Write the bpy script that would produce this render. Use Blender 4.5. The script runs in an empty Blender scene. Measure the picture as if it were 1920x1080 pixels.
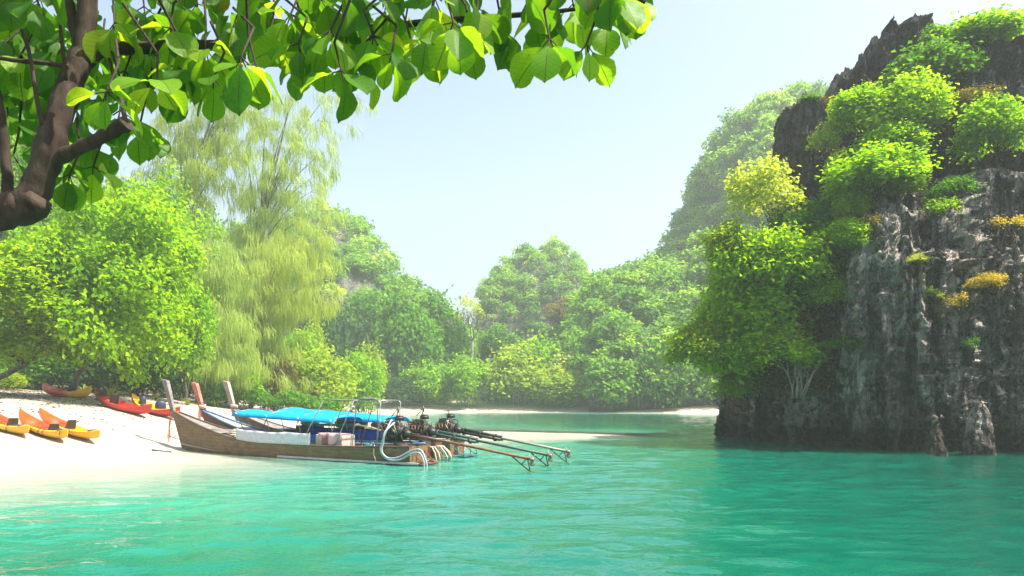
import bpy, math, random
import numpy as np
from mathutils import Vector, Matrix

random.seed(7)
SC = bpy.context.scene
COL = SC.collection
R = math.radians

# ------------------------------------------------------------------ camera, sky, sun, exposure
F, HZ, CAMZ = 1280.0, 745.0, 2.1
cam_d = bpy.data.cameras.new('camera')
cam_d.sensor_width = 36.0
cam_d.lens = 24.0
cam_d.shift_y = (HZ - 540.0) / 1920.0
cam_d.clip_start = 0.1
cam_d.clip_end = 3000.0
cam = bpy.data.objects.new('camera', cam_d)
cam.location = (0, 0, CAMZ)
cam.rotation_euler = (R(90), 0, 0)
COL.objects.link(cam)
SC.camera = cam

SUN_AZ, SUN_EL = 104.0, 60.0          # azimuth measured from +Y towards +X
world = bpy.data.worlds.new('World')
SC.world = world
world.use_nodes = True
wn = world.node_tree
wn.nodes.clear()
wo = wn.nodes.new('ShaderNodeOutputWorld')
wb = wn.nodes.new('ShaderNodeBackground')
ws = wn.nodes.new('ShaderNodeTexSky')
ws.sky_type = 'NISHITA'
ws.sun_disc = False
ws.sun_elevation = R(SUN_EL)
ws.sun_rotation = R(SUN_AZ)
ws.air_density = 1.0
ws.dust_density = 4.5
ws.ozone_density = 1.0
wb.inputs['Strength'].default_value = 0.12
wn.links.new(ws.outputs['Color'], wb.inputs['Color'])
wn.links.new(wb.outputs[0], wo.inputs['Surface'])

sun_d = bpy.data.lights.new('sun', 'SUN')
sun_d.energy = 5.0
sun_d.angle = R(0.5)
sun_d.color = (1.0, 0.95, 0.86)
sun = bpy.data.objects.new('sun', sun_d)
COL.objects.link(sun)
_sd = Vector((math.sin(R(SUN_AZ)) * math.cos(R(SUN_EL)), math.cos(R(SUN_AZ)) * math.cos(R(SUN_EL)), math.sin(R(SUN_EL))))
sun.rotation_euler = _sd.to_track_quat('Z', 'Y').to_euler()
sun.location = (20, 40, 90)

SC.render.engine = 'CYCLES'
SC.cycles.use_denoising = True
SC.cycles.max_bounces = 7
SC.cycles.transparent_max_bounces = 8
SC.cycles.volume_bounces = 1
SC.cycles.caustics_reflective = False
SC.cycles.caustics_refractive = False
SC.cycles.sample_clamp_indirect = 6.0
SC.view_settings.view_transform = 'Standard'
SC.view_settings.look = 'None'
SC.view_settings.gamma = 1.0
SC.view_settings.use_curve_mapping = False
SC.view_settings.exposure = 1.35

HAZE_DENSITY, HAZE_ANISO, HAZE_COL = 0.0010, 0.25, (0.90, 1.0, 0.92, 1)


def P(px, py, Y):
    """point seen at photograph pixel (px, py) at distance Y"""
    return Vector(((px - 960.0) / F * Y, Y, CAMZ - (py - HZ) / F * Y))


# ------------------------------------------------------------------ object helpers
def tag(o, label=None, cat=None, group=None, kind=None):
    if label: o['label'] = label
    if cat: o['category'] = cat
    if group: o['group'] = group
    if kind: o['kind'] = kind
    return o


def empty(name, loc=(0, 0, 0), rz=0.0, label=None, cat=None, group=None, kind=None):
    o = bpy.data.objects.new(name, None)
    o.empty_display_size = 0.2
    o.location = loc
    o.rotation_euler = (0, 0, rz)
    COL.objects.link(o)
    return tag(o, label, cat, group, kind)


def link(name, me, parent=None, loc=None, rot=None, scale=None):
    o = bpy.data.objects.new(name, me)
    COL.objects.link(o)
    if parent is not None: o.parent = parent
    if loc is not None: o.location = loc
    if rot is not None: o.rotation_euler = rot
    if scale is not None: o.scale = scale
    return o


def np_mesh(name, V, Fc, mat=None, smooth=False, uv=None):
    V = np.asarray(V, dtype=np.float32).reshape(-1, 3)
    Fc = np.asarray(Fc, dtype=np.int32)
    me = bpy.data.meshes.new(name)
    n, k = Fc.shape
    me.vertices.add(len(V)); me.vertices.foreach_set('co', V.ravel())
    me.loops.add(n * k); me.loops.foreach_set('vertex_index', Fc.ravel())
    me.polygons.add(n); me.polygons.foreach_set('loop_start', np.arange(0, n * k, k, dtype=np.int32))
    if smooth: me.polygons.foreach_set('use_smooth', np.ones(n, dtype=bool))
    if uv is not None:
        l = me.uv_layers.new(name='UVMap')
        l.data.foreach_set('uv', np.asarray(uv, dtype=np.float32)[Fc.ravel()].ravel())
    me.update(calc_edges=True)
    if mat: me.materials.append(mat)
    return me


def fattr(me, name, vals):
    a = me.attributes.new(name, 'FLOAT', 'POINT')
    a.data.foreach_set('value', np.asarray(vals, dtype=np.float32))


def grid_faces(nu, nv, wrap_u=False):
    """faces of a grid whose vertex index is i*nv + j"""
    iu = np.arange(nu if wrap_u else nu - 1)
    jv = np.arange(nv - 1)
    I, J = np.meshgrid(iu, jv, indexing='ij')
    I2 = (I + 1) % nu
    return np.stack([I * nv + J, I2 * nv + J, I2 * nv + J + 1, I * nv + J + 1], -1).reshape(-1, 4)


class MB:
    """collects shapes and links them as ONE mesh object"""
    def __init__(s): s.v, s.f, s.sm = [], [], []

    def add(s, V, Fc, smooth=False):
        b = len(s.v)
        s.v += [tuple(x) for x in V]
        s.f += [tuple(b + i for i in f) for f in Fc]
        s.sm += [smooth] * len(Fc)
        return s

    def box(s, c, size, rot=None, taper=1.0, bev=0.0):
        sx, sy, sz = [d / 2 for d in size]
        V = []
        for z, t in ((-sz, 1.0), (sz, taper)):
            for x, y in ((-sx, -sy), (sx, -sy), (sx, sy), (-sx, sy)):
                V.append(Vector((x * t, y * t, z)))
        if rot is not None: V = [rot @ v for v in V]
        c = Vector(c)
        return s.add([v + c for v in V], [(0, 3, 2, 1), (4, 5, 6, 7), (0, 1, 5, 4), (1, 2, 6, 5), (2, 3, 7, 6), (3, 0, 4, 7)])

    def tube(s, pts, rad, n=8, cap=True, smooth=True):
        pts = [Vector(p) for p in pts]
        if not hasattr(rad, '__len__'): rad = [rad] * len(pts)
        V, Fc = [], []
        ref = None
        for i, p in enumerate(pts):
            t = (pts[min(i + 1, len(pts) - 1)] - pts[max(i - 1, 0)])
            if t.length < 1e-9: t = Vector((0, 0, 1))
            t.normalize()
            if ref is None:
                ref = Vector((0, 0, 1)) if abs(t.z) < 0.9 else Vector((1, 0, 0))
            a = t.cross(ref)
            if a.length < 1e-6: a = t.orthogonal()
            a.normalize()
            b = a.cross(t).normalized()
            ref = b
            for k in range(n):
                an = 2 * math.pi * k / n
                V.append(p + (a * math.cos(an) + b * math.sin(an)) * rad[i])
        for i in range(len(pts) - 1):
            for k in range(n):
                k2 = (k + 1) % n
                Fc.append((i * n + k, i * n + k2, (i + 1) * n + k2, (i + 1) * n + k))
        s.add(V, Fc, smooth)
        if cap:
            b = len(s.v) - len(V)
            s.f.append(tuple(b + k for k in reversed(range(n)))); s.sm.append(False)
            s.f.append(tuple(b + (len(pts) - 1) * n + k for k in range(n))); s.sm.append(False)
        return s

    def bar(s, p, q, r, n=6): return s.tube([p, q], r, n)

    def cyl(s, c, axis, r, h, n=14):
        a = Vector(axis).normalized() * (h / 2)
        return s.tube([Vector(c) - a, Vector(c) + a], r, n)

    def blob(s, c, size, rot=None, nu=12, nv=8, p=1.0):
        V, Fc = [], []
        for j in range(nv + 1):
            ph = -math.pi / 2 + math.pi * j / nv
            for i in range(nu):
                th = 2 * math.pi * i / nu
                d = [math.cos(ph) * math.cos(th), math.cos(ph) * math.sin(th), math.sin(ph)]
                d = [math.copysign(abs(x) ** p, x) for x in d]
                v = Vector((d[0] * size[0], d[1] * size[1], d[2] * size[2]))
                if rot is not None: v = rot @ v
                V.append(v + Vector(c))
        for j in range(nv):
            for i in range(nu):
                i2 = (i + 1) % nu
                Fc.append((j * nu + i, j * nu + i2, (j + 1) * nu + i2, (j + 1) * nu + i))
        return s.add(V, Fc, True)

    def grid(s, G, smooth=True, flip=False):
        """G[i][j] rows of points"""
        nu, nv = len(G), len(G[0])
        V = [p for row in G for p in row]
        Fc = []
        for i in range(nu - 1):
            for j in range(nv - 1):
                f = (i * nv + j, (i + 1) * nv + j, (i + 1) * nv + j + 1, i * nv + j + 1)
                Fc.append(f[::-1] if flip else f)
        return s.add(V, Fc, smooth)

    def mesh(s, name, mat):
        me = bpy.data.meshes.new(name)
        me.from_pydata(s.v, [], s.f)
        me.polygons.foreach_set('use_smooth', s.sm)
        if mat: me.materials.append(mat)
        me.update()
        return me

    def build(s, name, mat, parent=None, bevel=0.0, solid=0.0):
        o = link(name, s.mesh(name, mat), parent)
        if solid:
            m = o.modifiers.new('solid', 'SOLIDIFY'); m.thickness = solid; m.offset = 0
        if bevel:
            m = o.modifiers.new('bevel', 'BEVEL'); m.width = bevel; m.segments = 2; m.limit_method = 'ANGLE'
        return o


# ------------------------------------------------------------------ numpy noise
def _hash(ix, iy, iz, seed):
    n = (ix.astype(np.int64) * 374761393 + iy.astype(np.int64) * 668265263 + iz.astype(np.int64) * 2147483647 + seed * 144665) & 0x7fffffff
    n = ((n ^ (n >> 13)) * 1274126177) & 0x7fffffff
    n = ((n ^ (n >> 16)) * 2246822519) & 0x7fffffff
    return ((n ^ (n >> 15)) & 0xffff) / 65535.0


def vnoise(x, y, z, seed=0):
    x, y, z = np.broadcast_arrays(np.asarray(x, float), np.asarray(y, float), np.asarray(z, float))
    ix, iy, iz = np.floor(x), np.floor(y), np.floor(z)
    fx, fy, fz = x - ix, y - iy, z - iz
    ix, iy, iz = ix.astype(np.int64), iy.astype(np.int64), iz.astype(np.int64)
    u, v, w = [f * f * f * (f * (f * 6 - 15) + 10) for f in (fx, fy, fz)]
    r = 0
    for dx in (0, 1):
        for dy in (0, 1):
            for dz in (0, 1):
                r = r + _hash(ix + dx, iy + dy, iz + dz, seed) * (u if dx else 1 - u) * (v if dy else 1 - v) * (w if dz else 1 - w)
    return r * 2 - 1


def fbm(x, y, z, seed=0, o=4, g=0.5):
    r, a, f = 0, 1.0, 1.0
    for k in range(o):
        r = r + a * vnoise(x * f, y * f, z * f, seed + k * 17)
        a *= g; f *= 2.03
    return r


def ridged(x, y, z, seed=0, o=4, g=0.5):
    r, a, f = 0, 1.0, 1.0
    for k in range(o):
        r = r + a * (1 - 2 * np.abs(vnoise(x * f, y * f, z * f, seed + k * 31)))
        a *= g; f *= 2.07
    return r


def sstep(a, b, x):
    t = np.clip((np.asarray(x, float) - a) / (b - a), 0, 1)
    return t * t * (3 - 2 * t)


# ------------------------------------------------------------------ materials
class NT:
    def __init__(s, name):
        s.m = bpy.data.materials.new(name)
        s.m.use_nodes = True
        s.t = s.m.node_tree
        s.t.nodes.clear()
        s.out = s.t.nodes.new('ShaderNodeOutputMaterial')

    def n(s, typ, **kw):
        nd = s.t.nodes.new('ShaderNode' + typ)
        for k, v in kw.items():
            if k in nd.inputs.keys(): s.put(nd.inputs[k], v)
            else: setattr(nd, k, v)
        return nd

    def put(s, sock, v):
        if isinstance(v, bpy.types.NodeSocket): s.t.links.new(v, sock)
        else:
            if hasattr(v, '__len__') and len(v) == 3 and sock.type == 'RGBA': v = (*v, 1)
            sock.default_value = v

    def pos(s, scale=(1, 1, 1), obj=False):
        if obj: src = s.n('TexCoord').outputs['Object']
        else: src = s.n('NewGeometry').outputs['Position']
        mp = s.n('Mapping', Scale=scale)
        s.t.links.new(src, mp.inputs['Vector'])
        return mp.outputs[0]

    def noise(s, vec, scale, detail=4, rough=0.55, dist=0.0):
        return s.n('TexNoise', Vector=vec, Scale=scale, Detail=detail, Roughness=rough, Distortion=dist).outputs['Fac']

    def ramp(s, fac, stops):
        r = s.n('ValToRGB')
        e = r.color_ramp.elements
        while len(e) < len(stops): e.new(0.5)
        for i, (p, c) in enumerate(stops):
            e[i].position = p
            e[i].color = (*c, 1) if len(c) == 3 else c
        s.t.links.new(fac, r.inputs[0])
        return r.outputs[0]

    def mix(s, fac, a, b, mode='MIX'):
        nd = s.n('Mix', data_type='RGBA', blend_type=mode)
        s.put(nd.inputs[0], fac); s.put(nd.inputs[6], a); s.put(nd.inputs[7], b)
        return nd.outputs[2]

    def math(s, op, a, b=0.0, clamp=False):
        nd = s.n('Math', operation=op, use_clamp=clamp)
        s.put(nd.inputs[0], a); s.put(nd.inputs[1], b)
        return nd.outputs[0]

    def bump(s, h, strength=0.5, dist=0.02, normal=None):
        b = s.n('Bump', Strength=strength, Distance=dist, Height=h)
        if normal is not None: s.t.links.new(normal, b.inputs['Normal'])
        return b.outputs[0]

    def bsdf(s, col, rough=0.6, metal=0.0, normal=None, spec=0.5, **kw):
        p = s.n('BsdfPrincipled')
        s.put(p.inputs['Base Color'], col); s.put(p.inputs['Roughness'], rough)
        s.put(p.inputs['Metallic'], metal); s.put(p.inputs['Specular IOR Level'], spec)
        if normal is not None: s.t.links.new(normal, p.inputs['Normal'])
        for k, v in kw.items(): s.put(p.inputs[k], v)
        s.t.links.new(p.outputs[0], s.out.inputs['Surface'])
        return p


def M_plain(name, col, rough=0.5, metal=0.0, var=0.25, scale=6.0, bump=0.15, spec=0.4):
    t = NT(name)
    v = t.pos((1, 1, 1), obj=True)
    n = t.noise(v, scale, 5, 0.6)
    dark = tuple(c * (1 - var) for c in col); light = tuple(min(1, c * (1 + var)) for c in col)
    c = t.ramp(n, [(0.3, dark), (0.7, light)])
    n2 = t.noise(v, scale * 7, 3)
    t.bsdf(c, rough, metal, t.bump(n2, bump, 0.01), spec)
    return t.m


def M_wood(name, dark, light, stain=(0.05, 0.05, 0.03), scale=1.0, seams=True, along=(0.25, 3.0, 3.0), stain_amt=0.6):
    t = NT(name)
    v = t.pos(along, obj=True)
    g = t.noise(v, 5 * scale, 7, 0.65, 0.6)
    c = t.ramp(g, [(0.25, dark), (0.75, light)])
    v2 = t.pos((1.3, 1, 1.6), obj=True)
    st = t.noise(v2, 1.6 * scale, 5, 0.7)
    c = t.mix(t.math('MULTIPLY', t.ramp(st, [(0.45, (0, 0, 0)), (0.65, (1, 1, 1))]), stain_amt), c, stain)
    h = g
    if seams:
        w = t.n('TexWave', wave_type='BANDS', bands_direction='Z', Vector=t.pos((1, 1, 1), obj=True), Scale=2.4, Distortion=0.6, Detail=2.0)
        seam = t.ramp(w.outputs['Fac'], [(0.0, (0, 0, 0)), (0.08, (1, 1, 1))])
        c = t.mix(t.math('MULTIPLY', t.math('SUBTRACT', 1.0, seam), 0.6), c, stain)
        h = t.math('ADD', t.math('MULTIPLY', g, 0.5), seam)
    t.bsdf(c, 0.7, 0, t.bump(h, 0.4, 0.01), 0.3)
    return t.m


def M_leaf(name, lo, hi, tr=1.6, tmix=0.42, hue=(1.25, 1.15, 0.3), rough=0.6, objvar=0.25, spec=0.12, tint=None):
    """leaf faces: colour differs leaf by leaf and tree by tree; light passes through"""
    t = NT(name)
    g = t.n('NewGeometry')
    oi = t.n('ObjectInfo')
    f = t.math('ADD', t.math('MULTIPLY', g.outputs['Random Per Island'], 1.0 - objvar), t.math('MULTIPLY', oi.outputs['Random'], objvar))
    mid = tuple((a + b) / 2 for a, b in zip(lo, hi))
    if tint:                                             # colour by whole crown: different kinds of tree
        f = t.math('ADD', t.math('MULTIPLY', f, 0.40), t.math('MULTIPLY', t.n('Attribute', attribute_name='tint').outputs['Fac'], 0.60))
        c = t.ramp(f, [(0.08, lo), (0.45, mid), (0.78, hi), (0.98, tint)])
    else:
        c = t.ramp(f, [(0.08, lo), (0.5, mid), (0.95, hi)])
    tc = t.mix(1.0, c, tuple(tr * h for h in hue), 'MULTIPLY')
    p = t.n('BsdfPrincipled')
    t.put(p.inputs['Base Color'], c); p.inputs['Roughness'].default_value = rough
    p.inputs['Specular IOR Level'].default_value = spec
    tb = t.n('BsdfTranslucent'); t.put(tb.inputs['Color'], tc)
    mx = t.n('MixShader'); mx.inputs[0].default_value = tmix
    t.t.links.new(p.outputs[0], mx.inputs[1]); t.t.links.new(tb.outputs[0], mx.inputs[2])
    t.t.links.new(mx.outputs[0], t.out.inputs['Surface'])
    return t.m


def M_bark(name, dark, light, scale=4.0):
    t = NT(name)
    n = t.noise(t.pos((1, 1, 0.35)), scale, 7, 0.7, 0.5)
    n2 = t.noise(t.pos(), scale * 0.6, 4)
    c = t.ramp(n, [(0.3, dark), (0.7, light)])
    c = t.mix(t.math('MULTIPLY', n2, 0.5), c, tuple(x * 0.5 for x in dark))
    t.bsdf(c, 0.85, 0, t.bump(n, 0.7, 0.02), 0.2)
    return t.m

# ================================================================== TERRAIN, WATER
SHORE = np.array([(-60, 4), (-30, 11), (-20, 17.5), (-15.6, 20.8), (-13.2, 25.6), (-11.6, 30), (-11.6, 36), (-13, 46), (-16.5, 60), (-19.5, 80), (-18.5, 96),
                  (-5, 100), (8, 99), (18, 96), (27, 91), (44, 84), (90, 80), (260, 80)], float)


def shore_dist(x, y):
    """signed distance to the shoreline: positive inland"""
    best = np.full(np.shape(x), 1e9)
    sgn = np.zeros(np.shape(x))
    for (x0, y0), (x1, y1) in zip(SHORE[:-1], SHORE[1:]):
        dx, dy = x1 - x0, y1 - y0
        t = np.clip(((x - x0) * dx + (y - y0) * dy) / (dx * dx + dy * dy), 0, 1)
        d = np.hypot(x - x0 - t * dx, y - y0 - t * dy)
        c = dx * (y - y0) - dy * (x - x0)
        m = d < best - 1e-9
        best = np.where(m, d, best); sgn = np.where(m, np.sign(c), sgn)
    return best * sgn


def terrain(x, y):
    d = shore_dist(x, y)
    d = d + 0.5 * vnoise(x * 0.18, y * 0.18, 0 * x, 5)
    land = np.where(d < 12, 0.17 * d, 2.04 + (d - 12) * 0.07)
    land = np.minimum(land, 4.2)
    off = np.maximum(-0.028 * (-d) - 0.0065 * np.maximum(-d - 4, 0) ** 1.6, -3.0)
    z = np.where(d > 0, land, off)
    # sand bar running from the boats to the right, under a hand of water
    ax, ay, bx, by = -13.0, 40.0, 8.0, 38.0
    t = np.clip(((x - ax) * (bx - ax) + (y - ay) * (by - ay)) / ((bx - ax) ** 2 + (by - ay) ** 2), 0, 1)
    db = np.hypot(x - ax - t * (bx - ax), y - ay - t * (by - ay))
    bar = np.clip(1.6 * np.exp(-(db / (9.5 - 4.0 * t)) ** 2) * (1 - 0.45 * t * t), 0, 1)
    z = np.where(d > 0, z, z + (np.maximum(z, -0.045) - z) * bar)
    # little bank the photographer stands on
    bank = 2.6 * np.exp(-((x + 4.0) ** 2 + (y - 1.0) ** 2) / 9.0)
    z = np.where(d < 0, z + bank, z)
    z = z + np.where(z > 0.1, 0.05 * fbm(x * 0.7, y * 0.7, 0 * x, 3, 3), 0.012 * vnoise(x * 0.8, y * 0.8, 0 * x, 9))
    return z


def tz(x, y): return float(terrain(np.array([float(x)]), np.array([float(y)]))[0])


def ground_at(px, py_hint, Y):
    x = (px - 960.0) / F * Y
    return Vector((x, Y, tz(x, Y)))


xs = np.concatenate([np.linspace(-250, -60, 39)[:-1], np.linspace(-60, -32, 43)[:-1], np.linspace(-32, 22, 217)[:-1], np.linspace(22, 60, 39)[:-1], np.linspace(60, 250, 30)])
ys = np.concatenate([np.linspace(-40, 0, 17)[:-1], np.linspace(0, 14, 29)[:-1], np.linspace(14, 60, 185)[:-1], np.linspace(60, 125, 100)[:-1], np.linspace(125, 310, 30)])
X, Yg = np.meshgrid(xs, ys, indexing='ij')
Z = terrain(X, Yg)
t = NT('sand')
n1 = t.noise(t.pos(), 0.5, 6, 0.6)
n2 = t.noise(t.pos(), 60.0, 3, 0.7)
c = t.ramp(n1, [(0.3, (0.30, 0.262, 0.212)), (0.7, (0.42, 0.375, 0.31))])
c = t.mix(0.25, c, t.ramp(n2, [(0.35, (0.20, 0.175, 0.14)), (0.6, (0.44, 0.40, 0.335))]))
dirt = t.ramp(t.noise(t.pos(), 1.3, 7, 0.75), [(0.55, (0, 0, 0)), (0.72, (1, 1, 1))])
sep = t.n('SeparateXYZ', Vector=t.n('NewGeometry').outputs['Position'])
inland = t.n('MapRange', Value=sep.outputs['Z']); inland.inputs[1].default_value = 1.6; inland.inputs[2].default_value = 2.5
c = t.mix(t.math('MULTIPLY', t.math('ADD', t.math('MULTIPLY', dirt, 0.5), 0.35), inland.outputs[0]), c, (0.16, 0.12, 0.08))
wet = t.n('MapRange', Value=sep.outputs['Z']); wet.inputs[1].default_value = 0.16; wet.inputs[2].default_value = 0.02
c = t.mix(t.math('MULTIPLY', wet.outputs[0], 0.3), c, (0.55, 0.50, 0.40))
nb = t.noise(t.pos(), 3.2, 6, 0.65)
t.bsdf(c, 0.85, 0, t.bump(nb, 0.9, 0.16), 0.25)
M_SAND = t.m
beach = link('beach', np_mesh('beach', np.stack([X, Yg, Z], -1), grid_faces(len(xs), len(ys)), M_SAND, True))
tag(beach, 'white sand beach and shallow sandy sea floor', None, None, 'structure')

# water sheet, with the depth of the sea floor below as an attribute
xs = np.concatenate([np.linspace(-248, -34, 30)[:-1], np.linspace(-34, -19, 50)[:-1], np.linspace(-19, 20, 300)[:-1], np.linspace(20, 30, 30)[:-1], np.linspace(30, 248, 40)])
ys = np.concatenate([np.linspace(-38, 5, 16)[:-1], np.linspace(5, 24, 235)[:-1], np.linspace(24, 44, 130)[:-1], np.linspace(44, 125, 160)])
X, Yg = np.meshgrid(xs, ys, indexing='ij')
depth = -terrain(X, Yg)
t = NT('sea_water')
at = t.n('Attribute', attribute_name='depth').outputs['Fac']
dn = t.math('ADD', at, t.math('MULTIPLY', t.math('SUBTRACT', t.noise(t.pos((1, 1.6, 1)), 0.22, 4), 0.5), 0.25))
dd = t.math('DIVIDE', dn, 3.0)
col = t.ramp(dd, [(0.0, (0.36, 0.37, 0.29)), (0.05, (0.22, 0.38, 0.29)), (0.14, (0.028, 0.235, 0.165)), (0.28, (0.001, 0.118, 0.074)), (0.60, (0.0005, 0.056, 0.036)), (1.0, (0.001, 0.038, 0.024))])
pw = t.pos((0.7, 1.0, 1.0))
w1 = t.noise(pw, 1.1, 2, 0.5, 0.4)
w2 = t.noise(pw, 3.4, 3, 0.55, 0.8)
w3 = t.noise(t.pos((0.8, 1.2, 1)), 11.0, 2, 0.5, 0.3)
h = t.math('ADD', t.math('ADD', t.math('MULTIPLY', w1, 1.0), t.math('MULTIPLY', w2, 0.5)), t.math('MULTIPLY', w3, 0.16))
nrm = t.bump(h, 0.9, 0.05)
p = t.bsdf(col, 0.03, 0, nrm, 0.5)
p.inputs['IOR'].default_value = 1.33
tr = t.n('BsdfTransparent')
al = t.n('MapRange', Value=dn); al.inputs[1].default_value = -0.02; al.inputs[2].default_value = 0.42
al.inputs[3].default_value = 0.12
mx = t.n('MixShader')
t.t.links.new(al.outputs[0], mx.inputs[0]); t.t.links.new(tr.outputs[0], mx.inputs[1]); t.t.links.new(p.outputs[0], mx.inputs[2])
t.t.links.new(mx.outputs[0], t.out.inputs['Surface'])
M_WATER = t.m
warp = 0.5 * fbm(X * 0.25, Yg * 0.4, 0 * X, 71, 2)
wz = 0.030 * fbm(X * 0.75 + warp, Yg * 1.35, 0 * X, 61, 2) + 0.020 * fbm(X * 1.7 + warp, Yg * 3.3, 0 * X + 2, 62, 2) + 0.010 * np.sin(2.1 * Yg + 0.5 * X + 3 * warp)
wz = wz * (1 - 0.75 * sstep(24, 60, Yg)) * sstep(0.0, 0.9, depth) * sstep(3, 7, Yg)
me = np_mesh('sea', np.stack([X, Yg, wz], -1), grid_faces(len(xs), len(ys)), M_WATER, True)
fattr(me, 'depth', depth.ravel())
sea = tag(link('sea', me), 'clear turquoise lagoon water', None, None, 'structure')

# ================================================================== ROCK
def M_rock(name, pale, mid, dark, black_z=(99, 100), streak=1.0):
    t = NT(name)
    vs = t.pos((1, 1, 0.14))
    s1 = t.noise(vs, 0.9, 8, 0.62, 0.6)
    s2 = t.noise(vs, 3.2, 6, 0.7, 0.4)
    n3 = t.noise(t.pos(), 2.2, 9, 0.72)
    s4 = t.noise(t.pos((1, 1, 0.09)), 1.7, 5, 0.6, 0.8)
    c = t.ramp(s1, [(0.40, dark), (0.50, mid), (0.60, pale)])
    c = t.mix(t.ramp(s2, [(0.42, (0.9, 0.9, 0.9)), (0.50, (0, 0, 0))]), c, dark)
    c = t.mix(t.math('MULTIPLY', t.ramp(s4, [(0.50, (0, 0, 0)), (0.58, (1, 1, 1))]), 0.75 * streak), c, pale)
    br = t.ramp(t.noise(t.pos((1, 1, 0.3)), 0.7, 5, 0.6), [(0.53, (0, 0, 0)), (0.63, (1, 1, 1))])
    c = t.mix(t.math('MULTIPLY', br, 0.45), c, (0.32, 0.19, 0.09))
    c = t.mix(t.ramp(n3, [(0.40, (0.8, 0.8, 0.8)), (0.50, (0, 0, 0))]), c, tuple(x * 0.5 for x in dark))
    sep = t.n('SeparateXYZ', Vector=t.n('NewGeometry').outputs['Position'])
    zz = t.math('ADD', sep.outputs['Z'], t.math('MULTIPLY', t.math('SUBTRACT', s1, 0.5), 9.0))
    up = t.n('MapRange', Value=zz); up.inputs[1].default_value = black_z[0]; up.inputs[2].default_value = black_z[1]
    c = t.mix(t.math('MULTIPLY', up.outputs[0], 0.88), c, (0.022, 0.021, 0.028))
    zl = t.math('ADD', sep.outputs['Z'], t.math('MULTIPLY', t.math('SUBTRACT', n3, 0.5), 2.5))
    tide = t.n('MapRange', Value=zl); tide.inputs[1].default_value = 1.7; tide.inputs[2].default_value = 0.5
    c = t.mix(t.math('MULTIPLY', tide.outputs[0], 0.8), c, (0.040, 0.030, 0.022))
    cv = t.n('Mapping', Scale=(1, 1, 0.4))
    wob = t.n('VectorMath', operation='SCALE'); t.t.links.new(t.n('TexNoise', Vector=t.pos(), Scale=1.6, Detail=5.0).outputs['Color'], wob.inputs[0]); wob.inputs['Scale'].default_value = 0.9
    ad = t.n('VectorMath', operation='ADD'); t.t.links.new(t.n('NewGeometry').outputs['Position'], ad.inputs[0]); t.t.links.new(wob.outputs[0], ad.inputs[1])
    t.t.links.new(ad.outputs[0], cv.inputs['Vector'])
    vo = t.n('TexVoronoi', feature='DISTANCE_TO_EDGE', Vector=cv.outputs[0], Scale=1.15)
    vo2 = t.n('TexVoronoi', feature='DISTANCE_TO_EDGE', Vector=cv.outputs[0], Scale=3.4)
    crack = t.math('MULTIPLY', t.ramp(vo.outputs['Distance'], [(0.0, (0, 0, 0)), (0.045, (1, 1, 1))]), t.ramp(vo2.outputs['Distance'], [(0.0, (.35, .35, .35)), (0.06, (1, 1, 1))]))
    c = t.mix(t.math('MULTIPLY', t.math('SUBTRACT', 1.0, crack), 0.55), c, tuple(x * 0.4 for x in dark))
    n3 = t.math('ADD', n3, t.math('MULTIPLY', crack, 0.35))
    hh = t.math('ADD', t.math('ADD', n3, t.math('MULTIPLY', s2, 0.8)), t.math('MULTIPLY', t.noise(t.pos(), 9.0, 6, 0.7), 0.35))
    t.bsdf(c, 0.85, 0, t.bump(hh, 1.0, 0.35), 0.25)
    return t.m


M_CLIFF = M_rock('limestone', (0.84, 0.75, 0.61), (0.42, 0.38, 0.33), (0.050, 0.050, 0.056), (8.5, 14.5))
M_CRAG = M_rock('black_limestone', (0.040, 0.040, 0.055), (0.016, 0.016, 0.026), (0.007, 0.007, 0.013), (14, 19), 0.3)
M_PILLAR = M_rock('grey_pillar_limestone', (0.24, 0.20, 0.16), (0.075, 0.068, 0.058), (0.022, 0.02, 0.02), (14.0, 17.5), 0.5)


def closed_curve(pts, n):
    """Catmull-Rom through closed points, resampled evenly; any number of columns"""
    P_ = np.array(pts, float); k = len(P_)
    out = []
    for i in range(k):
        p0, p1, p2, p3 = P_[i - 1], P_[i], P_[(i + 1) % k], P_[(i + 2) % k]
        for q in np.linspace(0, 1, 40, endpoint=False):
            out.append(0.5 * (2 * p1 + (p2 - p0) * q + (2 * p0 - 5 * p1 + 4 * p2 - p3) * q * q + (3 * p1 - p0 - 3 * p2 + p3) * q ** 3))
    out = np.array(out)
    d = np.r_[0, np.cumsum(np.hypot(*(np.roll(out[:, :2], -1, 0) - out[:, :2]).T))]
    o2 = np.vstack([out, out[:1]])
    s = np.linspace(0, d[-1], n, endpoint=False)
    return np.stack([np.interp(s, d, o2[:, c]) for c in range(P_.shape[1])], 1)


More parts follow.
